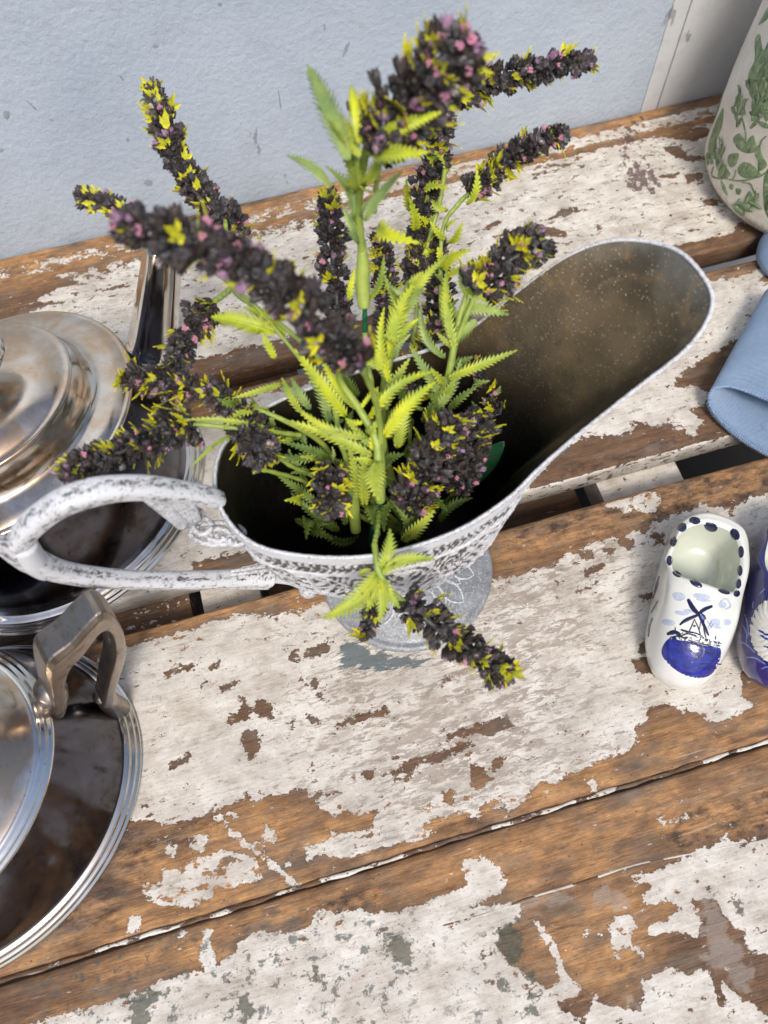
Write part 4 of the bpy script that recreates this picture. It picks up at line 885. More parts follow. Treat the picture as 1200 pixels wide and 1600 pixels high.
for l in vp:
    c_ = np.mean(np.array(l), 0); d = decal(bvv, gv([(c_[0] + (x - c_[0]) * 1.12, c_[1] + (y - c_[1]) * 1.12) for x, y in l]), .05, 3, 30) or decal(bvv, gv(l), .05, 3, 30)
    if d: prints.append(d)
for d in prints: mk('printed_leaf', *d, PRINT, va)
m = MB()
for l in vl: put(m, line_decal(bvv, gv(l), 3, .05))
if m.V: mk('printed_stem', m.V, m.F, PRINT, va)
m = MB(); vr = random.Random(9)
zr_ = [p[1] for p in vprof[2:62]]; rr_v = [p[0] for p in vprof[2:62]]
def vleaf(th0, z0, L, wd, a):
    V = []; n = 9
    for i in range(n):
        s_ = i / (n - 1); ww = wd * math.sin(math.pi * min(.06 + s_ * .92, 1)) ** .8
        for j in (-1, -.5, 0, .5, 1):
            lx = s_ * L * math.cos(a) - j * ww * math.sin(a); lz = s_ * L * math.sin(a) + j * ww * math.cos(a)
            z = z0 + lz; r_ = np.interp(z, zr_, rr_v) + .12 - .06 * abs(j); th = th0 + lx / 8
            V.append((vc[0] + r_ * math.cos(th), vc[1] + r_ * math.sin(th), z))
    return V, [(i * 5 + j, (i + 1) * 5 + j, (i + 1) * 5 + j + 1, i * 5 + j + 1) for i in range(n - 1) for j in range(4)]
for q in range(46):
    th0 = vr.uniform(0, 6.28); z0 = vr.uniform(1.6, 15); a0 = vr.uniform(.6, 2.5)
    for k in range(vr.randrange(3, 7)):
        L = vr.uniform(.5, 1.3); m.add(vleaf(th0 + k * .045 * math.cos(a0), z0 + k * .38 * math.sin(a0), L, L * vr.uniform(.16, .28), a0 + (.7 if k % 2 else -.7)))
    m.add(vleaf(th0, z0, 2.3, .05, a0))
mk('leaf_sprigs', m.V, m.F, PRINT, va, kind='stuff')
m = MB()
for ang in (72, 144, 216, 288):                    # the pattern goes on round the side that faces away
    R_ = Matrix.Rotation(math.radians(ang), 3, 'Z'); cc = Vector((*vc, 0))
    for V_, F_ in prints: m.add(([R_ @ (Vector(v) - cc) + cc for v in V_], F_))
mk('leaf_pattern', m.V, m.F, PRINT, va, kind='stuff')

# ---------------------------------------------------------------- the folded cloth
def cloth_tube(root, ctr0, a_dir, wdt, th, length, direction, nm='fold', sink=0.0, ruffle=.12):
    """a flattened, open fold of cloth: opening at ctr0, running back along direction"""
    V = []; n = 64; m_ = 26; Fc = []
    a = Vector(a_dir).normalized(); dr = Vector(direction).normalized()
    for layer in (0, 1):
        for i in range(m_):
            s_ = i / (m_ - 1); c = ctr0 + dr * length * s_; grow = 1 + .25 * s_
            for j in range(n):
                t = 2 * math.pi * j / n; off = 0 if layer == 0 else -.22
                cx = math.copysign(abs(math.cos(t)) ** .8, math.cos(t)); cz = math.copysign(abs(math.sin(t)) ** .9, math.sin(t))
                p = c + a * cx * (wdt * grow + off) + Vector((0, 0, 1)) * cz * (th * (1 + .5 * s_) + off * 1.0)
                q = mnoise.noise(p * .22) * ruffle * 4 + mnoise.noise(p * .6) * ruffle * 1.8 + .12 * math.sin(cx * 5 + s_ * 4)
                p.z += q * (1 if cz > 0 else .2); p += dr * (.9 * math.sin(t) * max(0, 1 - i / 3))
                p.z = max(p.z, .05 + (0.22 if layer else 0)); V.append(p)
    for layer in (0, 1):
        o = layer * m_ * n
        for i in range(m_ - 1):
            for j in range(n):
                q = (o + i * n + j, o + i * n + (j + 1) % n, o + (i + 1) * n + (j + 1) % n, o + (i + 1) * n + j); Fc.append(q if layer else q[::-1])
    for j in range(n): Fc.append((j, (j + 1) % n, m_ * n + (j + 1) % n, m_ * n + j))
    mk(nm, V, Fc, CLOTH, root)
cl = tag(empty('blue_cloth', tuple(at(1190, 620, 0))), 'light blue knitted cloth folded into an open cuff beside the spout', 'cloth')
e0, e1 = at(1112, 606, 2.0), at(1300, 715, 2.0); ce = (e0 + e1) / 2
dr = at(1200, 480, 3) - at(1112, 600, 2)
cloth_tube(cl, Vector((ce.x, ce.y, 1.55)), e1 - e0, (e1 - e0).length / 2, 1.15, 9, (dr.x, dr.y, 0), 'cuff')
e2, e3 = at(1165, 655, .6), at(1330, 740, .6); ce = (e2 + e3) / 2
m = MB()
for k in range(46):                                # hem stitches along the lower edge of the cuff
    cx_ = -.93 + 1.7 * k / 45; sn = math.sin(math.acos(cx_)); p = (e0 + e1) / 2 + (e1 - e0) / 2 * cx_
    p = Vector((p.x, p.y, max(1.55 - 1.12 * sn ** .9, .3))) - Vector((dr.x, dr.y, 0)).normalized() * (.95 * sn)
    m.add(tube([p + Vector((0, 0, -.16)), p + Vector((.05, -.1, .02)), p + Vector((.02, .0, .18))], .09, 5))
mk('hem_stitch', m.V, m.F, CLOTH, cl, kind='stuff')
def slab_cloth(root):
    n = 40; V = []; Fc = []
    A, B = at(1168, 652, .1), at(1205, 700, .1); D = Vector((dr.x, dr.y, 0)).normalized()
    for i in range(n):
        for j in range(14):
            s_, t = i / (n - 1), j / 13
            p = A + (B - A) * min(s_ * 3, 1) + Vector((1, -.05, 0)) * max(s_ - .33, 0) * 14 + D * t * 5; V.append(Vector((p.x, p.y, .45 + .12 * math.sin(s_ * 9))))
    for i in range(n - 1):
        for j in range(13): Fc.append((i * 14 + j, (i + 1) * 14 + j, (i + 1) * 14 + j + 1, i * 14 + j + 1))
    o = mk('under_fold', V, Fc, CLOTH, root); s = o.modifiers.new('thick', 'SOLIDIFY'); s.thickness = .004
slab_cloth(cl)
c3 = tag(empty('teal_cloth', tuple(at(1206, 400, 0))), 'small rounded end of pale teal cloth at right edge under the vase', 'cloth')
V, Fc = revolve([(.02, 2.2), (1.2, 2.1), (2.0, 1.7), (2.5, 1.0), (2.5, .4), (2.2, .05), (.02, 0.02)], 40, (at(1243, 400, 0).x, at(1243, 400, 0).y), .4, 1.3)
V = [(x + .12 * mnoise.noise(Vector((x, y, z)) * .8), y + .15 * mnoise.noise(Vector((y, x, z)) * .8), z) for x, y, z in V]
mk('bunched_end', V, Fc, CLOTH, c3)

# ---------------------------------------------------------------- the flowers
B0 = Vector((4.6, 15.0, 5.0))
bush = tag(empty('artificial_flowers', (B0.x, B0.y, 3.9)), 'artificial flower bush with black and pink bud spikes and lime serrated leaves in the pitcher', 'artificial flowers')
BO = Vector((B0.x, B0.y, 3.9))
def bud_mesh(nm, seed, mat, elong=1.25):
    """a crumpled paper bud: cupped, ragged petals round a small core"""
    rs = random.Random(seed * 13 + 5); V = []; Fc = []; np_ = 5 + seed % 2
    for k in range(np_):
        a0 = k * 2 * math.pi / np_ + rs.uniform(-.25, .25); o = len(V); curl = rs.uniform(-.22, .16); hgt_ = rs.uniform(.8, 1.15) * elong * .62; wd = rs.uniform(.5, .8)
        for i in range(4):
            s_ = i / 3; r_ = .12 + .36 * math.sin(math.pi * min(s_ * .62 + .08, 1)) + curl * s_ * s_; z = (s_ - .42) * hgt_ * 1.5
            for j_ in (-1, 0, 1):
                a = a0 + j_ * wd * (.55 + .45 * math.sin(math.pi * (s_ * .8 + .1))); rr = r_ * (1.0 - .16 * abs(j_)) + rs.uniform(-.05, .05)
                V.append((math.cos(a) * rr, math.sin(a) * rr, z + rs.uniform(-.06, .06) - (.12 if abs(j_) and i == 3 else 0)))
        for i in range(3):
            for j_ in range(2): q = o + i * 3 + j_; Fc.append((q, q + 1, q + 4, q + 3))
    o = len(V)
    for z, r_ in ((-.45, .12), (0, .30), (.32, .16)):
        for k in range(5): V.append((math.cos(k * 1.257) * r_, math.sin(k * 1.257) * r_, z))
    for b in (0, 5):
        for k in range(5): Fc.append((o + b + k, o + b + (k + 1) % 5, o + b + 5 + (k + 1) % 5, o + b + 5 + k))
    Fc.append(tuple(o + 10 + k for k in range(5)))
    return V, Fc
def ball_mesh(seed):
    import bmesh
    bm = bmesh.new(); bmesh.ops.create_icosphere(bm, subdivisions=2, radius=.46); V = []
    for v in bm.verts:
        p = v.co.copy(); q = 1 + .75 * mnoise.noise(p * 4.2 + Vector((seed * 3.7, 0, 0))) + .4 * mnoise.noise(p * 10 + Vector((0, seed * 2.1, 0)))
        a = math.atan2(p.y, p.x); q *= 1 - .30 * abs(math.sin(a * 1.5 + seed)) ** 3 * (p.z + .6)
        V.append((p.x * q, p.y * q, p.z * q * 1.2 - (.25 * max(0, 1 - (p.x ** 2 + p.y ** 2) * 12) if p.z > 0 else 0)))
    Fc = [tuple(v.index for v in f.verts) for f in bm.faces]; bm.free(); return V, Fc
BV = [bud_mesh('b', i, None, 1.15 + .12 * (i % 4)) if i % 2 else ball_mesh(i) for i in range(7)]
def bract_geo(seed, prongs=3):
    rs = random.Random(seed); V = []; Fc = []
    for k in range(prongs):
        a = (k - (prongs - 1) / 2) * .75 + rs.uniform(-.15, .15); L = (1.0 if k == prongs // 2 else .72) * rs.uniform(.85, 1.1); o = len(V); b = rs.uniform(.1, .35)
        n = 6
        for i in range(n):
            s_ = i / (n - 1); w_ = .185 * math.sin(math.pi * min(s_ * .9 + .12, 1)) * (1.15 if i % 2 else .8)
            if i == n - 1: w_ = .004
            x, y = math.sin(a) * s_ * L, math.cos(a) * s_ * L; nx, ny = math.cos(a), -math.sin(a)
            z = .1 + b * s_ * s_; V += [(x - nx * w_, y - ny * w_, z + .05), (x, y, z), (x + nx * w_, y + ny * w_, z + .05)]
        for i in range(n - 1):
            for j in range(2): Fc.append((o + i * 3 + j, o + i * 3 + j + 1, o + i * 3 + j + 4, o + i * 3 + j + 3))
    return V, Fc
BR = [bract_geo(i, (3, 3, 2, 4, 1)[i]) for i in range(5)]
ZR = (0, 0, 0)
def unit(nm, geo, mat): return mesh_data(nm, geo[0], geo[1], mat, ZR, smooth=False)
BUD_ME = [unit('bud', BV[i], BUD[i % 3]) for i in range(7)]
PINK_ME = [unit('pink_bud', BV[i], PINK[i % 2]) for i in range(5)] + [unit('pale_bud', BV[5], PALE)]
BR_ME = [unit('bract', b, YEL) for b in BR]
def xf(geo, pos, R_, s_):
    return [pos + R_ @ (Vector(v) * s_) for v in geo[0]], geo[1]
rnd = random.Random(11)
single = [0]
def spike(pts, r, bs, step=None, pink=.09, yel=.16, singles=0, taper=.55, stemto=None):
    ctrl = [at(*p) for p in pts]; path = smoothpath(ctrl, 60); L = float(np.linalg.norm(np.diff(path, axis=0), axis=1).sum())
    V, Fc = tube(path, [r * .16, r * .18, r * .15, r * .06], 8); root = mk('flower_spike', V, Fc, BUD[0], bush, org=tuple(ctrl[0]))
    po = ctrl[0]; r *= .92; n = int(L * r * 2 * math.pi / (bs * bs) * 1.35) + 10
    T = np.gradient(path, axis=0); joined = [MB(), MB(), MB()]
    items = []
    for k in range(n):
        s_ = (k + rnd.random()) / n; i = min(int(s_ * 59), 59); c = Vector(path[i]); t = Vector(T[i]).normalized()
        a = t.orthogonal().normalized(); b = t.cross(a); th_ = rnd.uniform(0, 2 * math.pi)
        out = a * math.cos(th_) + b * math.sin(th_); cluster = .80 + .26 * math.sin(s_ * L * 3.1 + 1.3) * math.sin(th_ + s_ * L * 1.1) + (.32 if rnd.random() < .06 else 0) + .10 * math.sin(th_ * 2 + s_ * 9)
        rad = r * (1 - (1 - taper) * s_ ** 2) * (1 - .45 * max(0, (s_ - .85) / .15)) * (rnd.uniform(.72, 1.0) if k % 4 else rnd.uniform(.35, .6)) * cluster
        pos = c + out * rad + t * rnd.uniform(-.1, .1); dirn_ = (out + t * rnd.uniform(.2, .9)).normalized()
        R_ = dirn_.to_track_quat('Z', 'Y').to_matrix() @ Matrix.Rotation(rnd.uniform(0, 6.28), 3, 'Z')
        vis = out.dot((CAM - c).normalized())
        items.append((pos, R_, bs * rnd.uniform(.62, 1.22), vis))
    items.sort(key=lambda q: -q[3])
    for idx, (pos, R_, s_, vis) in enumerate(items):
        if idx < singles: inst('bud', BUD_ME[rnd.randrange(7)], pos, R_.to_euler(), s_, root, po)
        else:
            q = rnd.randrange(3); joined[q].add(xf(BV[rnd.randrange(7)], pos, R_, s_))
    for q in range(3):
        if joined[q].V:
            mk('bud_mass', joined[q].V, joined[q].F, BUD[q], root, smooth=False, kind='stuff')
    for k in range(int(n * pink * .9) + 1):
        p, R_, s_, vis = items[rnd.randrange(int(len(items) * .8))]; o = (p - Vector(path[30])).normalized()
        p2 = p + (R_ @ Vector((0, 0, 1))) * bs * .35
        inst('pink_bud', PINK_ME[rnd.randrange(6)], p2, R_.to_euler(), bs * rnd.uniform(.45, .95), root, po)
    for k in range(int(n * yel * .62) + 2):
        p, R_, s_, vis = items[rnd.randrange(int(len(items) * .85))]; o2 = (R_ @ Vector((0, 0, 1))); t = Vector(T[30]).normalized()
        y = (o2 * rnd.uniform(.6, 1.4) + t * rnd.uniform(-.3, 1.2)).normalized(); z = (o2 - y * o2.dot(y) + Vector((0, 0, .01))).normalized(); x = y.cross(z); Rm = Matrix((x, y, z)).transposed()
        inst('bract', BR_ME[rnd.randrange(5)], p + o2 * bs * .05, Rm.to_euler(), rnd.uniform(.34, .74) * bs / .34, root, po)
    if stemto is not None: stem([*stemto, pts[0]], .13, STEMG)
    return root
def stem(pts, r, mat, nm='stem'):
    r = [a * .82 for a in r] if hasattr(r, '__len__') else r * .82
    P_ = smoothpath([p if isinstance(p, Vector) else at(*p) for p in pts], 14 * len(pts))
    rr_ = list(np.interp(np.linspace(0, 1, len(P_)), np.linspace(0, 1, len(r)), r)) if hasattr(r, '__len__') else [r * (1 + .12 * math.sin(i * 1.1)) for i in range(len(P_))]
    return mk(nm, *tube(P_, rr_, 9), mat, bush)
S = .34
spike([(598, 222, 24.5), (650, 145, 26.2), (738, 62, 27.5)], 1.22, .42, singles=50, pink=.26, yel=.34, taper=.8, stemto=[(585, 330, 20), (590, 270, 23)])
spike([(560, 565, 22), (470, 480, 23.5), (370, 405, 25), (280, 372, 25.6), (190, 352, 25.8)], .86, .40, singles=70, pink=.13, yel=.10, taper=.75, stemto=[(600, 760, 13), (590, 640, 18)])
spike([(352, 345, 17), (300, 290, 17.5), (262, 200, 18.5), (236, 135, 19)], .85, .36, singles=24, pink=.08, taper=.5)
spike([(240, 365, 20), (180, 325, 19.6), (122, 304, 19)], .55, .32, singles=8)
spike([(705, 150, 19), (760, 128, 19.2), (840, 108, 19.6), (925, 96, 20)], .80, .36, singles=20, yel=.2)
spike([(650, 440, 14), (662, 310, 16), (700, 175, 19)], .72, .36, singles=16, yel=.2, taper=.9)
spike([(738, 300, 17), (800, 245, 18), (884, 204, 19)], .72, .36, singles=16, yel=.2, stemto=[(690, 520, 13), (690, 370, 15.5), (715, 320, 16.5)])
spike([(745, 455, 18), (790, 412, 18.6), (850, 378, 19)], 1.12, .34, singles=20, yel=.34, pink=.14, taper=.9, stemto=[(690, 640, 13), (712, 540, 16)])
spike([(535, 560, 13), (522, 420, 15), (512, 300, 17)], .85, .36, singles=12, yel=.14)
spike([(612, 520, 13), (602, 440, 14), (592, 370, 15)], .70, .34)
spike([(692, 520, 12), (682, 430, 14), (672, 360, 15)], .85, .34, yel=.25)
spike([(330, 482, 16), (282, 545, 16), (262, 650, 15.5)], .72, .34, singles=14, yel=.22)
spike([(362, 626, 15.5), (270, 598, 16), (188, 592, 16.3)], .62, .34, singles=12, yel=.24, taper=.8)
spike([(300, 662, 16), (200, 700, 16.2), (98, 744, 16.5)], .86, .35, singles=20, yel=.24, taper=.6)
spike([(372, 640, 15), (397, 690, 15.5), (420, 715, 15)], .95, .33, singles=12, yel=.25, taper=.9)
spike([(512, 735, 14), (515, 770, 14.4), (520, 800, 14.6)], .78, .32, singles=8, yel=.3, taper=.8)
spike([(640, 790, 13), (668, 720, 14.5), (712, 650, 15.5)], 1.0, .34, singles=18, yel=.25, taper=.8, stemto=[(655, 850, 8)])
spike([(718, 760, 12), (732, 700, 14), (748, 645, 15)], .95, .33, singles=14, yel=.08, taper=.8)
spike([(632, 940, 12.6), (690, 985, 12.2), (760, 1030, 11.8), (796, 1052, 11.5)], .86, .38, singles=26, yel=.2, taper=.7)
spike([(588, 945, 12), (578, 968, 11.8), (566, 998, 11.5)], .46, .32, yel=.15)
spike([(370, 330, 16), (376, 348, 16), (386, 362, 16)], .3, .3)
spike([(640, 620, 12), (660, 560, 13), (680, 500, 14)], .6, .33, yel=.3)
spike([(780, 640, 12), (760, 600, 13), (740, 560, 14)], .45, .33, yel=.3)
spike([(600, 600, 11), (560, 560, 12), (530, 520, 13)], .8, .34, yel=.2)

def leaf(b, t, wd, mat, sag=.15, teeth=9, seed=0, lift=.5, parent=None, nm='leaf'):
    rs = random.Random(seed * 31 + int(b[0]) * 7 + int(t[1])); A, B = at(*b), at(*t); mid = (A + B) / 2; d = B - A; L = d.length
    wd = wd * .80 * (CAM - mid).length / F * .5
    nrm = ((CAM - mid).normalized() * 1.0 + Vector((rs.uniform(-.5, .5), rs.uniform(-.5, .5), rs.uniform(0, .5)))).normalized()
    x = d.cross(nrm).normalized(); up = x.cross(d).normalized(); V = []; Fc = []; n = teeth * 2
    side = rs.uniform(-.12, .12) * L
    for i in range(n + 1):
        s_ = i / n; c = A + d * s_ + up * math.sin(math.pi * s_) * sag * L + x * side * math.sin(math.pi * s_)
        w_ = wd * (math.sin(math.pi * (.08 + .92 * s_) ** .75) ** .8) * (1.22 + rs.uniform(-.15, .15) if i % 2 else .42)
        fwd = d.normalized() * (w_ * .8 if i % 2 else 0)
        if i == n: w_ = .004; fwd = d * 0
        h = up * w_ * lift
        V += [c - x * w_ + h + fwd, c - x * w_ * .45 + h * .35, c - up * .02, c + x * w_ * .45 + h * .35, c + x * w_ + h + fwd]
    for i in range(n):
        for j in range(4): Fc.append((i * 5 + j, i * 5 + j + 1, i * 5 + j + 6, i * 5 + j + 5))
    o = mk(nm, V, Fc, mat, parent or bush); s = o.modifiers.new('thick', 'SOLIDIFY'); s.thickness = .0003
    mr = [A + d * (i / 8) + up * math.sin(math.pi * i / 8) * sag * L + x * side * math.sin(math.pi * i / 8) for i in range(9)]
    mk('midrib', *tube(mr, [.07 * min(1, wd * 2), .02], 6), mat, o)
    return o
Lf = [((600, 682, 16), (680, 597, 17.5), 30, YLEAF), ((575, 655, 16), (680, 580, 16.8), 20, YLEAF), ((572, 685, 16), (460, 634, 17), 20, LIME), ((582, 712, 15.5), (445, 656, 16.8), 24, LIME),
      ((540, 650, 15), (460, 545, 17.5), 30, YLEAF), ((560, 640, 15), (500, 555, 17), 20, YLEAF), ((600, 575, 17), (545, 546, 17.6), 18, YLEAF), ((592, 580, 17), (585, 540, 17.8), 14, YLEAF),
      ((590, 722, 16), (592, 782, 16.3), 36, LIME), ((470, 645, 14), (440, 590, 15), 18, LIME), ((485, 640, 14), (455, 590, 15), 20, PGREEN), ((515, 660, 14), (480, 575, 15.5), 24, PGREEN),
      ((700, 592, 15.5), (808, 547, 17), 20, LIME), ((695, 560, 15), (658, 478, 16.5), 20, PGREEN), ((710, 545, 16), (698, 420, 17.8), 22, LIME), ((745, 500, 17), (702, 535, 16), 24, PGREEN),
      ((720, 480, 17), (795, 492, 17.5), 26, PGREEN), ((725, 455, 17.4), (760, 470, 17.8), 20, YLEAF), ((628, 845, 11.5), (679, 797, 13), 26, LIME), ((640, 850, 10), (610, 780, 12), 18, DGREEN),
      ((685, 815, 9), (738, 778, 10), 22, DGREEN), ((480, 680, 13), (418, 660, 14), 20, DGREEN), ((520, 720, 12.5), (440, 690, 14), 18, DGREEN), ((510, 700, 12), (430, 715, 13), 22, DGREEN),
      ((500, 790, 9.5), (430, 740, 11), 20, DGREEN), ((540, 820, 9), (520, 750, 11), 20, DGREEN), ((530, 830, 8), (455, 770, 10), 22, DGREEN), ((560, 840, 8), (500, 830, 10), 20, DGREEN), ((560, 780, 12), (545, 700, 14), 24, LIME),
      ((570, 790, 12), (570, 690, 15), 22, LIME), ((620, 700, 14), (640, 610, 16), 26, LIME), ((600, 640, 15), (640, 560, 17), 22, LIME), ((610, 600, 16), (600, 480, 18), 20, YLEAF),
      ((610, 560, 16), (650, 440, 18), 30, YLEAF), ((620, 530, 16), (675, 420, 18), 22, LIME), ((630, 500, 16), (600, 430, 17.5), 18, LIME), ((640, 480, 17), (700, 400, 18.5), 18, LIME),
      ((690, 620, 14), (640, 540, 16), 22, PGREEN), ((680, 640, 14), (720, 560, 16), 20, PGREEN), ((740, 600, 13), (765, 595, 14), 12, PGREEN), ((700, 640, 12), (750, 600, 13.5), 16, DGREEN),
      ((592, 352, 20), (655, 380, 21), 30, YLEAF), ((545, 250, 24.5), (480, 102, 25.5), 34, PGREEN), ((562, 245, 24.5), (498, 166, 25), 32, LIME), ((518, 292, 22), (449, 243, 23), 18, PGREEN),
      ((562, 225, 25), (548, 133, 26), 20, YLEAF), ((552, 340, 21), (510, 260, 23), 20, PGREEN), ((570, 345, 21), (628, 268, 22.5), 22, PGREEN), ((575, 235, 24.5), (668, 238, 25.5), 30, YLEAF), ((585, 215, 25), (690, 175, 26), 26, YLEAF),
      ((555, 300, 22), (530, 230, 24), 24, LIME), ((568, 290, 22.5), (600, 210, 24.5), 22, LIME), ((556, 270, 23), (520, 180, 24.6), 26, PGREEN), ((560, 380, 19.5), (535, 320, 21), 18, PGREEN), ((580, 300, 22), (560, 250, 24), 30, LIME),
      ((430, 520, 17.5), (330, 495, 18), 36, YLEAF), ((445, 525, 17), (380, 480, 18), 22, YLEAF), ((415, 668, 15.5), (282, 656, 16.6), 14, LIME), ((360, 680, 16), (298, 730, 16.6), 8, LIME), ((440, 600, 15.5), (362, 622, 16), 14, LIME), ((420, 640, 15), (350, 668, 16), 18, LIME),
      ((592, 893, 14.2), (609, 826, 15), 26, LIME), ((594, 894, 14.2), (680, 874, 14.8), 26, LIME), ((590, 896, 14.2), (504, 966, 14.2), 36, LIME), ((592, 900, 14.2), (592, 972, 13.8), 24, LIME), ((590, 900, 14.2), (572, 955, 13.8), 22, LIME), ((600, 905, 14), (625, 950, 13.5), 20, LIME), ((580, 890, 14.2), (560, 900, 14), 12, LIME),
      ((470, 780, 11), (445, 782, 12.5), 22, YLEAF), ((650, 360, 16), (640, 310, 18), 20, YLEAF), ((700, 270, 17), (670, 235, 18), 16, YLEAF), ((730, 320, 17), (745, 265, 18.5), 16, YLEAF), ((660, 300, 16.5), (700, 295, 17.5), 14, YLEAF), ((640, 330, 15), (635, 280, 17), 16, YLEAF),
      ((700, 380, 15.5), (722, 348, 17), 18, YLEAF), ((690, 420, 15), (735, 390, 16.5), 22, YLEAF), ((430, 560, 17), (410, 520, 18), 16, YLEAF), ((660, 760, 10), (700, 800, 11), 20, DGREEN), ((620, 780, 11), (600, 830, 12), 18, DGREEN), ((500, 800, 9), (560, 790, 10), 18, DGREEN),
      ((630, 640, 13), (600, 590, 15), 20, DGREEN), ((560, 620, 13), (520, 560, 15), 20, DGREEN), ((660, 660, 13), (690, 600, 14.5), 20, DGREEN), ((575, 470, 16), (600, 400, 18), 16, LIME), ((545, 470, 17), (555, 420, 18), 14, YLEAF)]
for i, (b, t, wd, mt) in enumerate(Lf): leaf(b, t, wd, mt, sag=random.uniform(.05, .2), seed=i, teeth=max(7, min(17, int(math.hypot(b[0] - t[0], b[1] - t[1]) / 6))))
fl = random.Random(3)
for (x0, y0, z0, x1, y1, z1, cnt, sz, mats) in ((600, 640, 15, 640, 440, 18, 10, 42, (LIME, YLEAF, PGREEN)), (685, 640, 14, 728, 455, 17.6, 9, 38, (PGREEN, LIME, DGREEN)), (560, 380, 19, 575, 220, 24.5, 7, 44, (PGREEN, LIME)),
        (590, 730, 15, 560, 640, 16.8, 6, 44, (LIME, YLEAF)), (540, 740, 12, 370, 626, 15.6, 9, 30, (LIME, DGREEN, PGREEN)), (690, 520, 13, 700, 320, 16.5, 9, 30, (LIME, YLEAF)), (655, 440, 14, 680, 240, 17, 7, 26, (YLEAF, LIME)),
        (520, 760, 10, 425, 700, 13.5, 6, 30, (DGREEN, PGREEN)), (560, 800, 10, 530, 620, 15, 8, 40, (PGREEN, LIME, DGREEN)), (650, 840, 8, 660, 740, 12.5, 6, 34, (DGREEN, PGREEN)), (720, 770, 9, 770, 600, 13, 6, 26, (DGREEN, PGREEN))):
    for k in range(cnt):                            # short feathery leaves set along each branch
        f = (k + fl.random()) / cnt; x, y, z = x0 + (x1 - x0) * f, y0 + (y1 - y0) * f, z0 + (z1 - z0) * f
        a = math.atan2(y1 - y0, x1 - x0) + (1 if k % 2 else -1) * fl.uniform(.35, 1.1); L = sz * fl.uniform(.6, 1.25)
        leaf((x, y, z), (x + L * math.cos(a), y + L * math.sin(a), z + fl.uniform(.3, 1.3)), fl.uniform(9, 17), mats[fl.randrange(len(mats))], sag=fl.uniform(-.05, .25), seed=300 + k, teeth=max(6, int(L / 5)), lift=fl.uniform(.2, .9))
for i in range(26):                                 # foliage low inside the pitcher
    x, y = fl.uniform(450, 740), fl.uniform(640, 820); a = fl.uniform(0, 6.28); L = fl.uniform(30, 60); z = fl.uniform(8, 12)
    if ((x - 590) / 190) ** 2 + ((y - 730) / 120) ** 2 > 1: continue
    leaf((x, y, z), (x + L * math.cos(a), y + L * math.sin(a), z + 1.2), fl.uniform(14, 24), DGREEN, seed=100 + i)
# smooth dark green leaf by the spout
V = []; Fc = []
A, B = at(722, 760, 8), at(788, 690, 10.5); d = B - A; x = d.cross(CAM - A).normalized()
for i in range(15):
    s_ = i / 14; w_ = .55 * math.sin(math.pi * min(.1 + s_ * .9, .999)) ** .7; c = A + d * s_; V += [c - x * w_, c - Vector((0, 0, .1)), c + x * w_]
for i in range(14):
    for j in range(2): Fc.append((i * 3 + j, i * 3 + j + 1, i * 3 + j + 4, i * 3 + j + 3))
o = mk('smooth_leaf', V, Fc, BGREEN, bush); o.modifiers.new('thick', 'SOLIDIFY').thickness = .0004
# stems
stem([B0, (585, 800, 9), (600, 700, 12), (580, 600, 14.5), (570, 520, 16)], .16, STEMG)
stem([(570, 545, 15.3), (570, 475, 17)], .13, WIRE, 'wire_stem')
stem([(569, 482, 16.9), (567, 455, 17.4), (567, 420, 18.2), (566, 392, 18.8), (565, 375, 19)], [.28, .36, .33, .24, .2], STEMG, 'stem_sleeve')
stem([(566, 400, 18.6), (560, 330, 20.6), (565, 270, 22.6), (578, 215, 24.6), (590, 190, 25.3)], [.20, .21, .20, .17, .12], STEMG)
stem([B0, (582, 860, 8.5), (590, 800, 12), (596, 765, 14)], .14, WIRE, 'wire_stem')
stem([(594, 782, 13.6), (592, 750, 14.8), (590, 725, 15.6)], [.26, .3, .2], STEMG, 'stem_sleeve')
stem([(590, 730, 15.5), (588, 690, 16), (562, 640, 16.8), (530, 590, 18), (548, 560, 20)], [.22, .2, .18, .15, .12], STEMG)
stem([B0, (555, 800, 10), (548, 740, 12), (530, 680, 14), (520, 600, 16)], .16, STEMG)
stem([(556, 830, 9.5), (552, 780, 11), (550, 740, 12)], [.3, .35, .25], STEMG, 'stem_sleeve')
stem([B0, (600, 700, 10), (602, 600, 14), (618, 510, 16), (640, 440, 17.5)], [.2, .25, .26, .24, .16], STEMG)
stem([B0, (660, 760, 9), (680, 650, 13.5), (700, 590, 15), (715, 510, 16.6), (730, 455, 17.6)], [.16, .2, .24, .2, .16, .12], STEMG)
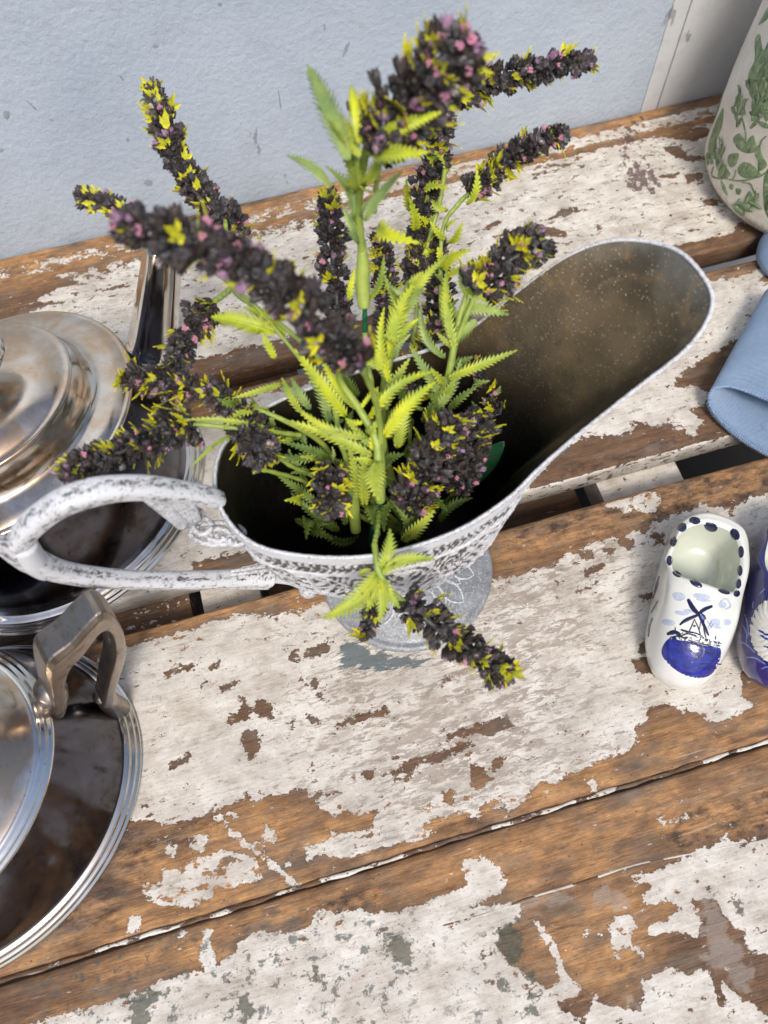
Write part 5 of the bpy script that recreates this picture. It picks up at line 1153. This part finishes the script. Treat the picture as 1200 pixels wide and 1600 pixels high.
stem([(672, 665, 13), (682, 635, 13.8), (690, 610, 14.4)], [.3, .33, .25], STEMG, 'stem_sleeve')
stem([B0, (650, 840, 8), (648, 790, 11), (655, 770, 12)], .16, STEMG)
stem([B0, (520, 760, 10), (450, 725, 12.5), (425, 700, 13.5)], .13, STEMG)
stem([B0, (540, 740, 10), (500, 690, 13), (440, 655, 15), (365, 626, 15.6)], [.14, .16, .16, .13, .1], STEMG)
stem([B0, (510, 770, 9), (470, 750, 11.5), (415, 735, 13.5), (395, 738, 14)], .12, STEMG)
stem([(470, 680, 14), (400, 672, 15.5), (300, 662, 16)], .12, STEMG)
stem([(585, 850, 14.4), (588, 872, 14.5), (592, 893, 14.3), (608, 920, 13.8), (632, 940, 12.8)], [.15, .15, .16, .13, .12], STEMG)
stem([(592, 800, 13), (590, 825, 14), (585, 850, 14.4)], .12, STEMG)
stem([(592, 895, 14), (590, 925, 13), (588, 945, 12.2)], .08, STEMG)
stem([B0, (640, 600, 11), (650, 500, 12.5), (650, 440, 14)], .13, STEMG)
stem([(362, 450, 17), (342, 466, 16.6), (320, 480, 16.2)], .16, STEMG)
stem([(500, 560, 18), (430, 500, 17.6), (362, 450, 17), (355, 380, 17), (352, 345, 17)], .12, STEMG)
stem([(500, 600, 16), (400, 480, 18), (300, 400, 20), (240, 365, 20)], .1, STEMG)
stem([(650, 440, 14), (690, 300, 16.5), (700, 175, 18.8)], .13, STEMG)
stem([B0, (560, 700, 9), (540, 560, 13)], .12, STEMG)
stem([B0, (640, 620, 9), (690, 520, 12)], .12, STEMG)
stem([(660, 640, 12), (640, 620, 12), (612, 520, 13)], .12, STEMG)
stem([B0, (700, 780, 8), (718, 760, 12)], .12, STEMG)
stem([B0, (530, 790, 9), (512, 740, 13.5)], .12, STEMG)
stem([B0, (480, 700, 10), (372, 640, 15)], .12, STEMG)
stem([B0, (690, 720, 9), (780, 640, 12)], .08, STEMG)
# the wire bundle that stands on the pitcher's bottom
mk('wire_bundle', *tube([(B0.x, B0.y, 3.9), (B0.x, B0.y, 5.4)], .5, 12), WIRE, bush)
